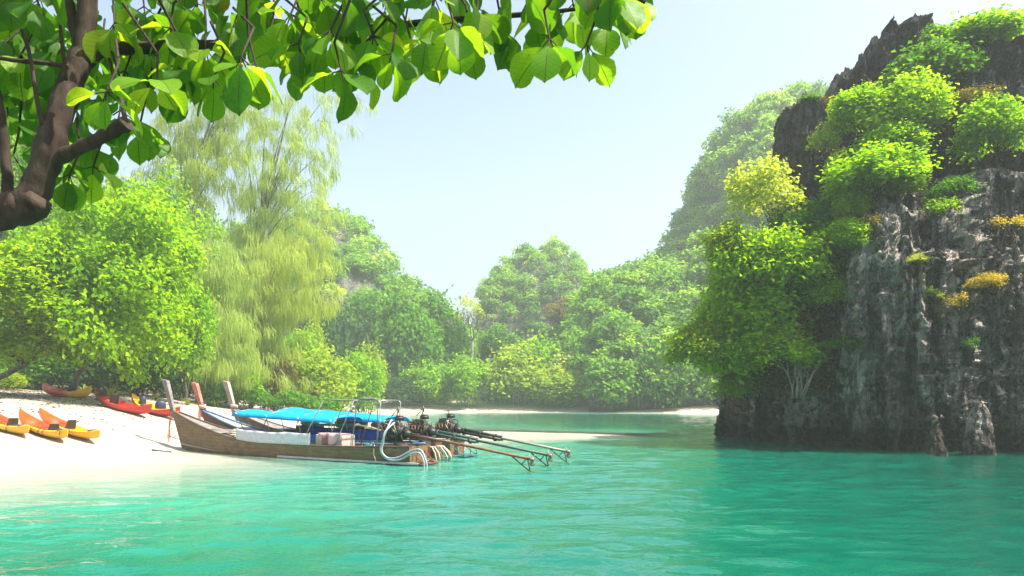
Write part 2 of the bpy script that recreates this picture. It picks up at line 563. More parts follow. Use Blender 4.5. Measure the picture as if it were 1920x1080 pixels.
def rock_mass(name, pts, mat, n=300, m=150, z0=-1.2, batter=0.10, amp=(0.9, 0.55, 0.16), jag=(0.6, 0.8), seed=1, seg=None, undercut=0.0, parent=None, cap=12, dome=0.6, lean=(0, 0)):
    """pts: (x, y, top height) round the foot; a closed, fluted, jagged block of rock"""
    C = closed_curve(pts, n)
    x, y, H = C[:, 0], C[:, 1], C[:, 2]
    tx, ty = np.roll(x, -1) - np.roll(x, 1), np.roll(y, -1) - np.roll(y, 1)
    L = np.hypot(tx, ty) + 1e-9
    nx, ny = ty / L, -tx / L
    if np.sum(x * np.roll(y, -1) - np.roll(x, -1) * y) < 0: nx, ny = -nx, -ny
    # spiky crest
    H = H + jag[0] * np.maximum(ridged(x * jag[1], y * jag[1], 0 * x, seed + 5, 4, 0.6), -0.6) + 0.35 * jag[0] * vnoise(x * 5, y * 5, 0 * x, seed + 8)
    if seg is None:
        c = np.array([x.mean(), y.mean()]); A = B = c
    else: A, B = np.array(seg[0], float), np.array(seg[1], float)
    ab = B - A; q = np.clip(((x - A[0]) * ab[0] + (y - A[1]) * ab[1]) / (ab @ ab + 1e-9), 0, 1)
    mx_, my_ = A[0] + q * ab[0], A[1] + q * ab[1]
    rows = []
    for j in range(m + 1):
        tt = j / m
        z = z0 + tt * (H - z0)
        off = -batter * np.maximum(z, 0)
        off = off + amp[0] * fbm(x * 0.22, y * 0.22, z * 0.13, seed, 3)
        fl = ridged(x * 0.85, y * 0.85, z * 0.10, seed + 2, 3, 0.55)
        fl2 = ridged(x * 2.4, y * 2.4, z * 0.22 + 3, seed + 12, 3, 0.6)
        off = off + amp[1] * fl * 0.6 + amp[1] * 0.35 * fl2 + amp[2] * ridged(x * 2.3, y * 2.3, z * 1.9, seed + 3, 4, 0.62)
        off = off - amp[1] * 0.42 - amp[2] * 0.5
        off = off - undercut * np.exp(-((z - 0.25) / 0.55) ** 2)
        off = off - 0.35 * tt ** 8
        rows.append(np.stack([x + nx * off + lean[0] * tt * tt, y + ny * off + lean[1] * tt * tt, z], 1))
    top = rows[-1]
    for k in range(1, cap + 1):
        f = k / cap
        px, py = top[:, 0] * (1 - f) + (mx_ + lean[0]) * f, top[:, 1] * (1 - f) + (my_ + lean[1]) * f
        zc = top[:, 2] * (1 - f) + (H.mean() + dome) * f + (jag[0] * 0.9 * ridged(px * jag[1] * 1.3, py * jag[1] * 1.3, 0 * px, seed + 9, 4, 0.6) * np.minimum(f * 4, 1) * (1 - f * 0.3))
        rows.append(np.stack([px, py, zc], 1))
    V = np.stack(rows, 1)                      # n, rows, 3
    return link(name, np_mesh(name, V, grid_faces(n, V.shape[1], True), mat, True), parent)


cliff = rock_mass('limestone_cliff', [(12.1, 33.0, 1.8), (12.2, 31.2, 2.0), (13.0, 29.0, 2.6), (13.6, 27.8, 4.2), (13.9, 27.0, 8.2), (14.9, 26.2, 8.7), (16.1, 25.7, 8.6), (17.2, 25.9, 9.2), (18.2, 26.2, 9.8),
                                      (20.2, 25.8, 10.0), (24, 25.0, 10.5), (30, 26, 12), (34, 34, 14), (30, 44, 13), (20, 45, 11), (14, 43, 6.5), (12.2, 38, 2.4)],
                  M_CLIFF, 760, 230, -3.2, 0.035, (0.85, 0.85, 0.34), (0.55, 0.9), 3, ((15.5, 33), (27, 35)), 0.45, None, 16, 1.5)
tag(cliff, 'grey and white limestone sea cliff with dark upper crags', None, None, 'structure')
rock_mass('crag', [(16.6, 34.3, 17.7), (17.0, 33.4, 17.9), (17.7, 33.2, 18.1), (17.75, 33.2, 19.5), (18.4, 33.3, 20.0), (20.3, 33.5, 20.1), (21.5, 34.0, 19.9), (23.0, 36, 19.0), (21, 38.5, 18.6), (18, 38, 18.0), (16.8, 36.5, 17.7)],
          M_CRAG, 420, 150, 4, 0.0, (0.18, 0.55, 0.20), (0.50, 0.9), 21, ((18, 36), (21.5, 36)), 0, cliff, 14, 0.2)
rock_mass('crag', [(19.4, 32.0, 15.6), (20.6, 30.6, 17.3), (22.6, 29.8, 18.0), (26, 29.6, 18.2), (31, 32, 18), (31, 40, 17), (24, 41, 17), (20, 36, 16.2)],
          M_CRAG, 420, 150, 4, 0.02, (0.6, 0.65, 0.2), (0.5, 0.9), 33, ((22.5, 35), (28, 36)), 0, cliff, 12, 0.8)
rock_mass('pillar', [(13.35, 33.4, 16.0), (14.1, 32.4, 16.2), (15.1, 32.5, 16.0), (15.9, 33.5, 15.6), (15.6, 36, 15.5), (13.9, 36, 15.8)],
          M_PILLAR, 260, 130, 2, 0.0, (0.22, 0.28, 0.12), (0.35, 1.3), 41, None, 0, cliff, 8, 0.1)
rock_mass('shoulder', [(11.6, 33.6, 5.5), (12.6, 31.2, 6.6), (13.8, 29.8, 8.3), (15.4, 29.0, 10.6), (17.6, 28.9, 12.4), (19.6, 29.4, 14.0), (21.5, 33, 15), (19, 38, 14), (14, 39, 10), (11.6, 37, 6)],
          M_PILLAR, 360, 110, 0, 0.16, (0.7, 0.5, 0.18), (0.5, 0.9), 55, ((15, 33.5), (19, 34)), 0, cliff, 10, 1.0)
for (px, py, w, hgt, sd, lab) in ((1752, 852, 0.75, 1.0, 3, 'small pointed brown rock in the water at the foot of the cliff'), (1838, 850, 1.1, 1.9, 8, 'tall knobbly dark rock standing against the foot of the cliff')):
    b = P(px, py, 24.9 if px < 1800 else 25.15); b.z = 0
    o = rock_mass('rock', [(b.x + w * 0.5 * math.cos(a), b.y + w * 0.5 * math.sin(a), hgt) for a in np.linspace(0, 2 * math.pi, 8, endpoint=False)], M_CLIFF, 90, 50, -1.5, 0.08, (0.10, 0.10, 0.07), (0.12, 2.0), sd, None, 0, None, 6, 0.15)
    tag(o, lab, 'rock')

# ================================================================== FOLIAGE TOOLS
def leaf_quads(C, N, D, L, Wd, fold=0.25):
    """folded diamond leaves: centres C, normals N, directions D (n,3), lengths L, widths Wd"""
    D = D - N * np.sum(D * N, 1, keepdims=True)
    D /= np.linalg.norm(D, axis=1, keepdims=True) + 1e-9
    S = np.cross(N, D)
    L = L[:, None]; Wd = Wd[:, None]
    up = N * Wd * fold
    a = C - D * L * 0.5
    b = C + S * Wd * 0.5 + up + D * L * 0.06
    c = C + D * L * 0.5
    d = C - S * Wd * 0.5 + up + D * L * 0.06
    V = np.stack([a, b, c, d], 1).reshape(-1, 3)
    n = len(C) * 4
    i = np.arange(0, n, 4)
    Fc = np.concatenate([np.stack([i, i + 1, i + 2], 1), np.stack([i, i + 2, i + 3], 1)], 0)
    return V, Fc


def unit(v): return v / (np.linalg.norm(v, axis=-1, keepdims=True) + 1e-9)


def crown_arrays(seed, n, leaf, blobs=16, br=(0.15, 0.26), flat=1.0, dome=True, wild=0.10, squash=0.72, clusters=0, ext=1.03):
    """leaf cloud within the unit box (-.5...5): sub-crowns over a rough ellipsoid; returns V, F, blob centres"""
    g = np.random.default_rng(seed)
    cs, rs = [], []
    tries = 0
    while len(cs) < blobs and tries < 4000:
        tries += 1
        d = unit(g.normal(size=3))
        if dome and d[2] < -0.35: continue
        r = g.uniform(*br)
        c = d * (0.5 - r * 0.9) * g.uniform(0.70, ext)
        c[2] *= flat
        if all(np.linalg.norm(c - k) > 0.55 * (r + q) for k, q in zip(cs, rs)):
            cs.append(c); rs.append(r)
    cs, rs = np.array(cs), np.array(rs)
    pr = rs ** 2 / np.sum(rs ** 2)
    w = g.choice(len(cs), n, p=pr)
    d = unit(g.normal(size=(n, 3)))
    low = d[:, 2] < -0.25
    d[low, 2] *= g.choice([-1, 1], low.sum(), p=[0.65, 0.35])
    rad = rs[w] * g.uniform(0.30, 1.0, n) ** 0.42 * (1 + wild * g.normal(size=n))
    lump = 1 + 0.35 * vnoise(d[:, 0] * 2.6 + w * 3.1, d[:, 1] * 2.6, d[:, 2] * 2.6, seed)
    p = cs[w] + d * (rad * lump)[:, None] * np.array([1, 1, squash])
    if clusters:                                            # gather leaves in tufts
        k = g.integers(0, n, n // clusters)
        idx = g.integers(0, len(k), n)
        p = p[k[idx]] + g.normal(size=(n, 3)) * leaf * 1.1
        d = d[k[idx]]
    N = unit(d * 0.55 + np.array([0, 0, 0.75]) + g.normal(size=(n, 3)) * 0.55)
    D = unit(d + g.normal(size=(n, 3)) * 0.8 + np.array([0, 0, -0.35]))
    s = leaf * g.uniform(0.65, 1.35, n)
    V, Fc = leaf_quads(p, N, D, s, s * 0.62)
    return V, Fc, cs, rs


GREEN = M_leaf('leaf_green', (0.030, 0.12, 0.008), (0.12, 0.28, 0.016))
BRIGHT = M_leaf('leaf_bright_green', (0.060, 0.19, 0.003), (0.27, 0.46, 0.006), 1.5, 0.58)
LIME = M_leaf('leaf_lime', (0.10, 0.26, 0.003), (0.37, 0.58, 0.007), 1.2, 0.58)
YELLOW = M_leaf('leaf_yellow_green', (0.11, 0.22, 0.015), (0.33, 0.43, 0.035), 1.5, 0.48)
PALEY = M_leaf('leaf_pale_yellow', (0.27, 0.36, 0.06), (0.50, 0.58, 0.15), 1.3, 0.45)
GOLD = M_leaf('leaf_gold', (0.33, 0.27, 0.03), (0.58, 0.48, 0.07), 1.3, 0.4)
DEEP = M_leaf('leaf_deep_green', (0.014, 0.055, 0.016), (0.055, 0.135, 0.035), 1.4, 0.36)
OLIVE = M_leaf('leaf_olive', (0.085, 0.085, 0.022), (0.24, 0.21, 0.06), 1.3, 0.4)
BROWN = M_leaf('leaf_brown', (0.12, 0.07, 0.025), (0.28, 0.18, 0.06), 1.1, 0.3)
FOREST = M_leaf('leaf_forest', (0.045, 0.14, 0.025), (0.19, 0.36, 0.050), 1.6, 0.5, objvar=0.05, tint=(0.42, 0.46, 0.12))
FEATHER = M_leaf('leaf_casuarina', (0.22, 0.31, 0.065), (0.44, 0.54, 0.16), 1.45, 0.62, (1.15, 1.1, 0.6))
FEATHERG = M_leaf('leaf_casuarina_green', (0.18, 0.27, 0.05), (0.40, 0.46, 0.10), 1.6, 0.62, (1.15, 1.1, 0.6))
BARK = M_bark('bark_brown', (0.045, 0.032, 0.022), (0.14, 0.105, 0.075))
BARKG = M_bark('bark_grey', (0.10, 0.085, 0.07), (0.26, 0.23, 0.19))
TWIG = M_bark('bark_pale_twig', (0.25, 0.20, 0.15), (0.45, 0.38, 0.30))

# ------------------------------------------------------------------ far hills, grown over with forest
HILL_ROCK = M_rock('hill_limestone', (0.22, 0.22, 0.19), (0.13, 0.135, 0.11), (0.06, 0.065, 0.055), (200, 300))


def hill(name, prof, Y0, Y1, Yb, mat, label, nx=130, ny=60, steep=0.55, amp=2.0, seed=1, drop=2.5):
    """prof: ridge seen at pixels (px, py) at distance Y0; the foot in front lies at Y1, the back foot at Yb"""
    pr = np.array([[(a - 960) / F * Y0, CAMZ - (b - HZ) / F * Y0 - drop] for a, b in prof])
    x = np.linspace(pr[0, 0], pr[-1, 0], nx)
    H = np.maximum(np.interp(x, pr[:, 0], pr[:, 1]), 0.5)
    v = np.linspace(0, 1, ny)
    f = np.concatenate([v, 1 + v[1:]])                       # 0 foot, 1 ridge, 2 back foot
    y = np.where(f <= 1, Y1 + (Y0 - Y1) * f, Y0 + (Yb - Y0) * (f - 1))
    s = np.where(f <= 1, np.clip(f, 0, 1) ** steep, np.clip(2 - f, 0, 1) ** 0.6)
    Xg, Yg = np.meshgrid(x, y, indexing='ij')
    # keep the ridge where it is seen from the water: widen towards the foot a little
    Zg = H[:, None] * s[None, :] + 1.0
    k = np.minimum(s, 1)[None, :] * (1 - 0.7 * np.exp(-((f - 1) / 0.25) ** 2))[None, :]
    Zg = Zg + amp * fbm(Xg * 0.06, Yg * 0.06, 0 * Xg, seed, 4) * k * np.minimum(H[:, None] / 12, 1)
    Zg[:, 0] = -1.0; Zg[:, -1] = -1.0
    Yg = Yg + 3.0 * fbm(Xg * 0.05, Zg * 0.08, 0 * Xg, seed + 4, 3) * s[None, :]
    V = np.stack([Xg, Yg, Zg], -1)
    o = link(name, np_mesh(name, V, grid_faces(nx, len(f)), mat, True))
    tag(o, label, None, None, 'structure')
    return V.reshape(-1, 3), grid_faces(nx, len(f))


def scatter_points(V, Fc, n, seed, keep):
    g = np.random.default_rng(seed)
    a, b, c, d = [V[Fc[:, k]] for k in range(4)]
    nr = np.cross(c - a, d - b); ar = np.linalg.norm(nr, axis=1) / 2
    nr = unit(nr); nr[nr[:, 2] < 0] *= -1
    out, no = [], []
    pr = ar / ar.sum()
    i = g.choice(len(Fc), n * 4, p=pr)
    u, v = g.uniform(size=(2, n * 4, 1))
    p = a[i] * (1 - u) * (1 - v) + b[i] * u * (1 - v) + c[i] * u * v + d[i] * (1 - u) * v
    m = keep(p)
    return p[m][:n], nr[i][m][:n]


FV = [crown_arrays(200 + k, 210, 0.125, 9, (0.20, 0.30), 0.9, True, 0.12, 0.85) for k in range(5)]


def forest(name, V, Fc, n, seed, keep, mat, size=(3.5, 7.5), parent=None, label=None):
    pts, nr = scatter_points(V, Fc, n, seed, keep)
    g = np.random.default_rng(seed + 1)
    VV, FF, TT, base = [], [], [], 0
    for p, q in zip(pts, nr):
        v, f = FV[g.integers(0, 5)][:2]
        s = g.uniform(*size) * (1.35 if g.random() < 0.12 else 1) * (0.6 if g.random() < 0.25 else 1)
        a = g.uniform(0, 2 * math.pi)
        ca, sa = math.cos(a), math.sin(a)
        w = np.stack([v[:, 0] * ca - v[:, 1] * sa, v[:, 0] * sa + v[:, 1] * ca, v[:, 2] * g.uniform(0.75, 1.15)], 1) * s
        VV.append(w + p + q * s * 0.22 + np.array([0, 0, s * 0.12])); FF.append(f + base); base += len(v)
        TT.append(np.full(len(v), g.uniform(0, 0.8) if g.random() > 0.1 else 1.0))
    o = link(name, np_mesh(name, np.concatenate(VV), np.concatenate(FF), mat), parent)
    fattr(o.data, 'tint', np.concatenate(TT))
    tag(o, label, None, None, 'stuff')
    return o


def px_of(p):
    return 960 + p[:, 0] / p[:, 1] * F, HZ - (p[:, 2] - CAMZ) / p[:, 1] * F


def gaps(*ell, ymax=1e9):
    def keep(p):
        x, y = px_of(p)
        m = (p[:, 2] > 0.6) & (x > -120) & (x < 1680) & (p[:, 1] < ymax)
        for (cx, cy, rx, ry) in ell:
            m &= ((x - cx) / rx) ** 2 + ((y - cy) / ry) ** 2 > 1
        return m
    return keep


hv, hf = hill('hill', [(-260, 230), (-120, 215), (0, 195), (60, 212), (130, 300), (250, 420), (400, 450), (520, 420), (575, 396), (640, 402), (690, 440), (725, 490), (760, 535), (800, 570), (850, 612), (905, 660), (960, 745)],
              150, 108, 200, HILL_ROCK, 'steep forested limestone hill rising behind the left shore', 160, 60, 0.5, 2.5, 3)
forest('forest', hv, hf, 950, 5, gaps((652, 585, 22, 28), ymax=158), FOREST, (2.8, 6.2), None, 'hazy green forest covering the hill behind the left shore')
hv, hf = hill('hill', [(898, 745), (903, 640), (906, 600), (914, 535), (924, 502), (960, 480), (1000, 463), (1040, 460), (1064, 474), (1080, 500), (1086, 540), (1098, 600), (1112, 680), (1125, 745)],
              172, 150, 190, HILL_ROCK, 'lone karst tower with a sheer left side at the head of the lagoon', 90, 50, 0.30, 1.5, 8, 2.0)
forest('forest', hv, hf, 520, 15, gaps((985, 605, 8, 22), ymax=178), FOREST, (2.4, 4.8), None, 'pale green forest on the karst tower at the head of the lagoon')
hv, hf = hill('hill', [(1060, 640), (1085, 560), (1110, 530), (1150, 515), (1200, 498), (1240, 485), (1268, 440), (1296, 390), (1326, 330), (1352, 265), (1376, 215), (1416, 192), (1480, 183), (1540, 184), (1650, 150), (1900, 130), (2150, 300), (2250, 700)],
              140, 97, 200, HILL_ROCK, 'high forested limestone hill falling to the lagoon behind the near cliff', 190, 70, 0.5, 3.0, 13)
forest('forest', hv, hf, 1600, 25, gaps((1338, 440, 8, 30), ymax=150), FOREST, (2.8, 5.8), None, 'dense hazy forest covering the high hill on the right')

# ------------------------------------------------------------------ trees
def limbs_mb(base, tips, r0, seed, bend=0.25, fork=0.35, sub=8, trunk_top=None):
    """a tapered trunk from base, with a limb to every tip"""
    g = random.Random(seed)
    mt, mb_ = MB(), MB()
    base = Vector(base); c = Vector((0, 0, 0))
    for p in tips: c += Vector(p)
    c /= max(1, len(tips))
    ft = Vector(trunk_top) if trunk_top is not None else base.lerp(c, fork)
    pts = [base + (ft - base) * q + Vector((g.uniform(-1, 1), g.uniform(-1, 1), 0)) * r0 * 0.8 * math.sin(q * math.pi) for q in np.linspace(0, 1, 6)]
    mt.tube(pts, [r0 * (1.35 if i == 0 else 1 - 0.07 * i) for i in range(6)], sub)
    for p in tips:
        p = Vector(p)
        q0 = ft - (ft - base).normalized() * r0 * g.uniform(0, 1.5)
        mid = q0.lerp(p, 0.5) + Vector((g.uniform(-1, 1), g.uniform(-1, 1), g.uniform(0, 1))) * (p - q0).length * bend * 0.5
        pt = [q0, q0.lerp(mid, 0.55) + Vector((0, 0, 0.02)), mid, mid.lerp(p, 0.5), p]
        ra = r0 * g.uniform(0.4, 0.6)
        mb_.tube(pt, [ra, ra * 0.8, ra * 0.6, ra * 0.4, ra * 0.15], max(5, sub - 3))
    return mt, mb_


VAR = {}
def crown_var(key):
    if key not in VAR:
        spec = {  # n leaves, leaf size, blobs, blob radius, squash
            'dome1': (4600, 0.058, 24, (0.08, 0.24), 0.75, 12), 'dome2': (4600, 0.056, 28, (0.08, 0.22), 0.7, 12), 'dome3': (4400, 0.058, 20, (0.09, 0.25), 0.75, 12),
            'loose1': (2000, 0.058, 20, (0.09, 0.16), 0.6, 7), 'loose2': (2200, 0.058, 16, (0.11, 0.18), 0.6, 7),
            'sparse': (420, 0.075, 9, (0.09, 0.16), 0.5, 6),
            'bush1': (4200, 0.055, 20, (0.14, 0.24), 0.8, 9), 'bush2': (4200, 0.055, 26, (0.12, 0.2), 0.8, 9),
            'far1': (3200, 0.055, 15, (0.15, 0.24), 0.8, 0), 'far2': (3200, 0.055, 20, (0.13, 0.2), 0.8, 0), 'far3': (3200, 0.060, 12, (0.18, 0.27), 0.85, 0), 'far4': (2200, 0.060, 22, (0.10, 0.16), 0.55, 0)}[key]
        v, f, cs, rs = crown_arrays(sum(map(ord, key)) * 7, spec[0], spec[1], spec[2], spec[3], 1.0, key[:3] not in ('far', 'bus'), 0.1, spec[4], spec[5])
        VAR[key] = (v, f, cs, rs, {})
    return VAR[key]


def crown_mesh(key, mat):
    d = crown_var(key)[4]
    if mat.name not in d:
        d[mat.name] = np_mesh('crown_' + key + '_' + mat.name, crown_var(key)[0], crown_var(key)[1], mat)
    return d[mat.name]


TN = [0]
def tree(name, label, cat, foot, centre, size, key, mat, bark=BARK, r=0.07, group=None, ntips=8, spray=False):
    """foot: where it grows; centre and size of the crown"""
    TN[0] += 1
    g = random.Random(TN[0])
    foot, centre = Vector(foot), Vector(centre)
    root = empty(name, foot, 0, label, cat, group)
    rz = g.uniform(0, 6.28)
    cr = link('crown', crown_mesh(key, mat), root, centre - foot, (g.uniform(-.12, .12), g.uniform(-.12, .12), rz), size)
    if spray:
        link('outer_sprays', crown_mesh('loose1' if TN[0] % 2 else 'loose2', mat), root, centre - foot + Vector((0, 0, -size[2] * 0.06)), (0, 0, rz * 2), (size[0] * 1.16, size[1] * 1.16, size[2] * 1.18))
    cs = crown_var(key)[2]
    tips = []
    for c in cs[:ntips]:
        x, y = c[0] * math.cos(rz) - c[1] * math.sin(rz), c[0] * math.sin(rz) + c[1] * math.cos(rz)
        tips.append((centre - foot) + Vector((x * size[0] * 0.85, y * size[1] * 0.85, c[2] * size[2] * 0.85)))
    tr, bb = limbs_mb((0, 0, -0.3), tips, r, TN[0] + 50)
    tr.build('trunk', bark, root)
    bb.build('branches', bark, root)
    return root


def ptree(name, label, cat, px, py, w, h, Y, key, mat, foot=None, bark=BARK, r=None, group=None, depth=None):
    """crown centred on the photograph's (px, py), w by h pixels, at distance Y; foot (px, py) or None for the ground"""
    c = P(px, py, Y)
    s = Vector((w / F * Y, (depth or w) / F * Y * 0.9, h / F * Y)) * 1.08
    if foot is None:
        ft = Vector((c.x + s.x * 0.05, c.y, tz(c.x, c.y)))
    else:
        ft = P(foot[0], foot[1], Y + (foot[2] if len(foot) > 2 else 0.8))
    return tree(name, label, cat, ft, c, s, key, mat, bark, r or max(0.04, s.x * 0.022), group, 8, key[:3] in ('dom', 'bus', 'far'))


# trees and shrubs along the far shore: label, px, py, w, h, Y, crown, leaves
SH = [
    ('tree', 'dark green round tree on the shore just right of the yellow-topped tree', 765, 650, 130, 200, 108, 'far1', GREEN),
    ('tree', 'tall green tree below the foot of the left hill slope', 700, 615, 110, 130, 118, 'far2', GREEN),
    ('tree', 'tree with dense green crown standing highest on the far shore left of the karst tower', 812, 625, 120, 150, 115, 'far3', GREEN),
    ('tree', 'bluish green tree under the bare rock face of the left hill', 640, 640, 90, 100, 104, 'far2', DEEP),
    ('tree', 'small dark tree beside the bare rock face of the left hill', 598, 600, 90, 110, 100, 'far3', DEEP),
    ('tree', 'yellow-topped tree between the pale shrub and the dark green shore trees', 692, 690, 66, 76, 84, 'far1', YELLOW),
    ('tree', 'green tree standing just left of the bare grey tree', 855, 660, 80, 110, 112, 'far1', GREEN),
    ('tree', 'green bush at the water edge beneath the bare grey tree', 868, 715, 90, 90, 103, 'far3', BRIGHT),
    ('tree', 'bright yellow-green tree in the middle of the far beach', 965, 700, 120, 110, 105, 'far2', YELLOW),
    ('tree', 'light green tree right behind the middle of the far beach', 1010, 690, 110, 110, 109, 'far1', BRIGHT),
    ('tree', 'flat-topped pale tree spreading over the right half of the far beach', 1062, 690, 100, 60, 105, 'far4', PALEY),
    ('tree', 'low yellow-green bush under the flat-topped pale tree', 1050, 728, 110, 60, 103, 'far3', YELLOW),
    ('tree', 'green bush at the right end of the far beach', 1120, 730, 80, 64, 104, 'far2', BRIGHT),
    ('tree', 'dark green bush at the foot of the right hill past the far beach', 1175, 735, 80, 60, 102, 'far1', GREEN),
    ('tree', 'dark low bush nearest the near cliff on the far shore', 1245, 742, 80, 56, 98, 'far3', DEEP),
    ('tree', 'green bush at the water edge left of the middle of the far beach', 800, 722, 90, 80, 103, 'far2', BRIGHT),
    ('tree', 'dark bush above the driftwood on the left of the far beach', 750, 735, 80, 60, 101, 'far1', DEEP),
    ('tree', 'pinkish pale tree on the slope right of the karst tower', 1062, 590, 80, 60, 128, 'far4', OLIVE),
    ('tree', 'pale yellow tree on the saddle between the karst tower and the right hill', 1120, 600, 90, 70, 120, 'far4', PALEY),
    ('tree', 'tree with grey-green crown in front of the karst tower', 935, 650, 80, 70, 118, 'far2', FOREST),
    ('tree', 'green tree at the foot of the karst tower behind the flat-topped pale tree', 1105, 670, 110, 90, 116, 'far1', GREEN),
]
for (nm, lab, px, py, w, h, Y, key, mat) in SH:
    if Y < 113:
        top = py - h / 2; h = 764 - top; py = (764 + top) / 2
    ptree(nm, lab, nm, px, py, w, h, Y, key, mat, None, BARKG, None, 'trees along the far shore')

# bushes along the near left shore, between the beach and the casuarinas
NS = [
    ('shrub', 'pale green shrub leaning over the beach left of the blue canopies', 600, 715, 120, 110, 66, 'bush2', YELLOW),
    ('shrub', 'round yellow-green bush beside the beach behind the bow with the pale post', 550, 690, 90, 130, 70, 'bush1', BRIGHT),
    ('shrub', 'green bush at the end of the near beach right of the pale green shrub', 668, 715, 90, 96, 78, 'bush1', BRIGHT),
    ('shrub', 'bright yellow-green crown rising behind the pale green shrub', 575, 640, 90, 60, 84, 'bush2', YELLOW),
    ('shrub', 'olive bush behind the bow of the pale-posted boat', 510, 715, 80, 90, 60, 'bush1', OLIVE),
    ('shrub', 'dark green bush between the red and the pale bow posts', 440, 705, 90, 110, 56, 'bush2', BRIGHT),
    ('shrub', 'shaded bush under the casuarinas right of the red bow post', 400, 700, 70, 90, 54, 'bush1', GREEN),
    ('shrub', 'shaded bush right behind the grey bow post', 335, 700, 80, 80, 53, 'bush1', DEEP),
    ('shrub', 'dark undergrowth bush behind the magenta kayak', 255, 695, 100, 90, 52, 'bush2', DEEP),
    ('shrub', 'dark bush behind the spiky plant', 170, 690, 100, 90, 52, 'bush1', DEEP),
    ('shrub', 'dark bush at the top of the beach behind the red and yellow kayak', 90, 690, 110, 90, 52, 'bush1', GREEN),
    ('shrub', 'bush at the left edge where the leaning trunk starts', 10, 695, 100, 70, 51, 'bush2', GREEN),
    ('shrub', 'small yellow-green bush at the left edge on top of the beach', 15, 712, 50, 30, 47, 'bush1', YELLOW),
]
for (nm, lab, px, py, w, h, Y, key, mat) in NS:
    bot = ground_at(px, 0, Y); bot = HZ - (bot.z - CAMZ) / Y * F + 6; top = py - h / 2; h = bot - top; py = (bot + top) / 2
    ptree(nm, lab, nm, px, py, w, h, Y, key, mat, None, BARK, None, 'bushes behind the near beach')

Gs = np.array([[(x, y, tz(x, y) + 0.5) for y in np.linspace(0, 1, 4) * 5 + 50 + (x + 40) * 0.25] for x in np.linspace(-46, -14, 24)])
forest('undergrowth', Gs.reshape(-1, 3), grid_faces(24, 4), 170, 72, lambda p: p[:, 0] < -0.26 * p[:, 1] + 0.5, GREEN, (1.3, 2.6), None, 'low leafy undergrowth along the top of the near beach')
gl = np.random.default_rng(31)
lx, ly = gl.uniform(-34, -11, 9000), gl.uniform(25, 50, 9000)
ld = shore_dist(lx, ly)
mk = (ld > 3) & (gl.uniform(0, 1, 9000) < np.clip((ld - 3) / 14, 0.03, 1) ** 1.3)
lx, ly = lx[mk], ly[mk]
lp = np.stack([lx, ly, terrain(lx, ly) + 0.015], 1); nn = len(lx)
lv_, lf_ = leaf_quads(lp, unit(np.array([0, 0, 1.0]) + gl.normal(size=(nn, 3)) * 0.25), unit(gl.normal(size=(nn, 3)) + 1e-3), gl.uniform(0.08, 0.2, nn), gl.uniform(0.05, 0.11, nn))
tag(link('leaf_litter', np_mesh('leaf_litter', lv_, lf_, M_leaf('leaf_dry', (0.05, 0.03, 0.015), (0.22, 0.13, 0.06), 1.0, 0.1))), 'dry leaves and scraps scattered over the top of the beach', None, None, 'stuff')

# dark woods further in behind the near shore
bv = np.array([[(-60 + 4.5 * i), 60 + 3.0 * j + 0.5 * i * 0, tz(-60 + 4.5 * i, 60 + 3 * j) + 0.6] for i in range(10) for j in range(11)], float)
wv = np.concatenate([np.linspace(-75, -27, 10)])
G = np.array([[(x, y, tz(x, y) + 0.3) for y in np.linspace(54, 100, 10)] for x in np.linspace(-75, -27, 10)])
wf = grid_faces(10, 10)
Vw = G.reshape(-1, 3)
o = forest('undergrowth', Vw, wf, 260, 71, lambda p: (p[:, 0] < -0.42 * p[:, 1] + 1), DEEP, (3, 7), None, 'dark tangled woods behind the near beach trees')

# ------------------------------------------------------------------ the big bright green trees on the left
def big_tree(label, foot, centre, size, n, leaf, seed, mat, blobs, br, r, top=None, ntips=14):
    v, f, cs, rs = crown_arrays(seed, n, leaf / size[0], blobs, br, 1.0, False, 0.10, 0.85, 16, 1.12)
    foot, centre = Vector(foot), Vector(centre)
    root = empty('broadleaf_tree', foot, 0, label, 'tree', 'broadleaf trees above the beach')
    v = v * np.array(size) + np.array(centre - foot)
    link('crown', np_mesh('crown', v, f, mat), root)
    tips = [Vector(c * np.array(size)) + centre - foot for c in cs[:ntips]]
    tr, bb = limbs_mb((0, 0, -0.3), tips, r, seed, 0.25, 0.35, 10, top)
    tr.build('trunk', BARKG, root); bb.build('branches', BARK, root)
    return root


def sz(w, d, h, Y): return (w / F * Y, d, h / F * Y)


Yt = 37
ft = ground_at(130, 0, 42)
big_tree('large domed bright green tree hanging over the kayaks', ft, P(208, 530, Yt), sz(300, 10, 395, Yt), 26000, 0.25, 11, LIME, 44, (0.08, 0.20), 0.20)
ft = ground_at(-60, 0, 40)
big_tree('bright yellow-green tree crown at the left edge with a leaning trunk', ft, P(60, 570, 35), sz(270, 9, 230, 35), 19000, 0.24, 12, M_leaf('leaf_sunny', (0.095, 0.22, 0.003), (0.34, 0.49, 0.006), 1.4, 0.58), 36, (0.08, 0.2), 0.22, P(50, 680, 38) - ft)
ft = ground_at(40, 0, 56)
big_tree('tall green tree at the left edge behind the overhanging trunk', ft, P(25, 400, 55), sz(190, 9, 400, 55), 20000, 0.28, 13, BRIGHT, 26, (0.13, 0.2), 0.2)
ft = ground_at(352, 0, 50)
ft = ground_at(290, 0, 60)
big_tree('green tree filling the gap between the domed tree and the tall casuarinas', ft, P(300, 500, 58), sz(230, 8, 350, 58), 15000, 0.30, 16, BRIGHT, 30, (0.1, 0.2), 0.18)
ft = ground_at(352, 0, 50)
big_tree('slender green tree standing under the weeping casuarinas', ft, P(335, 610, 47), sz(130, 6, 210, 47), 9000, 0.24, 14, BRIGHT, 16, (0.15, 0.22), 0.12)

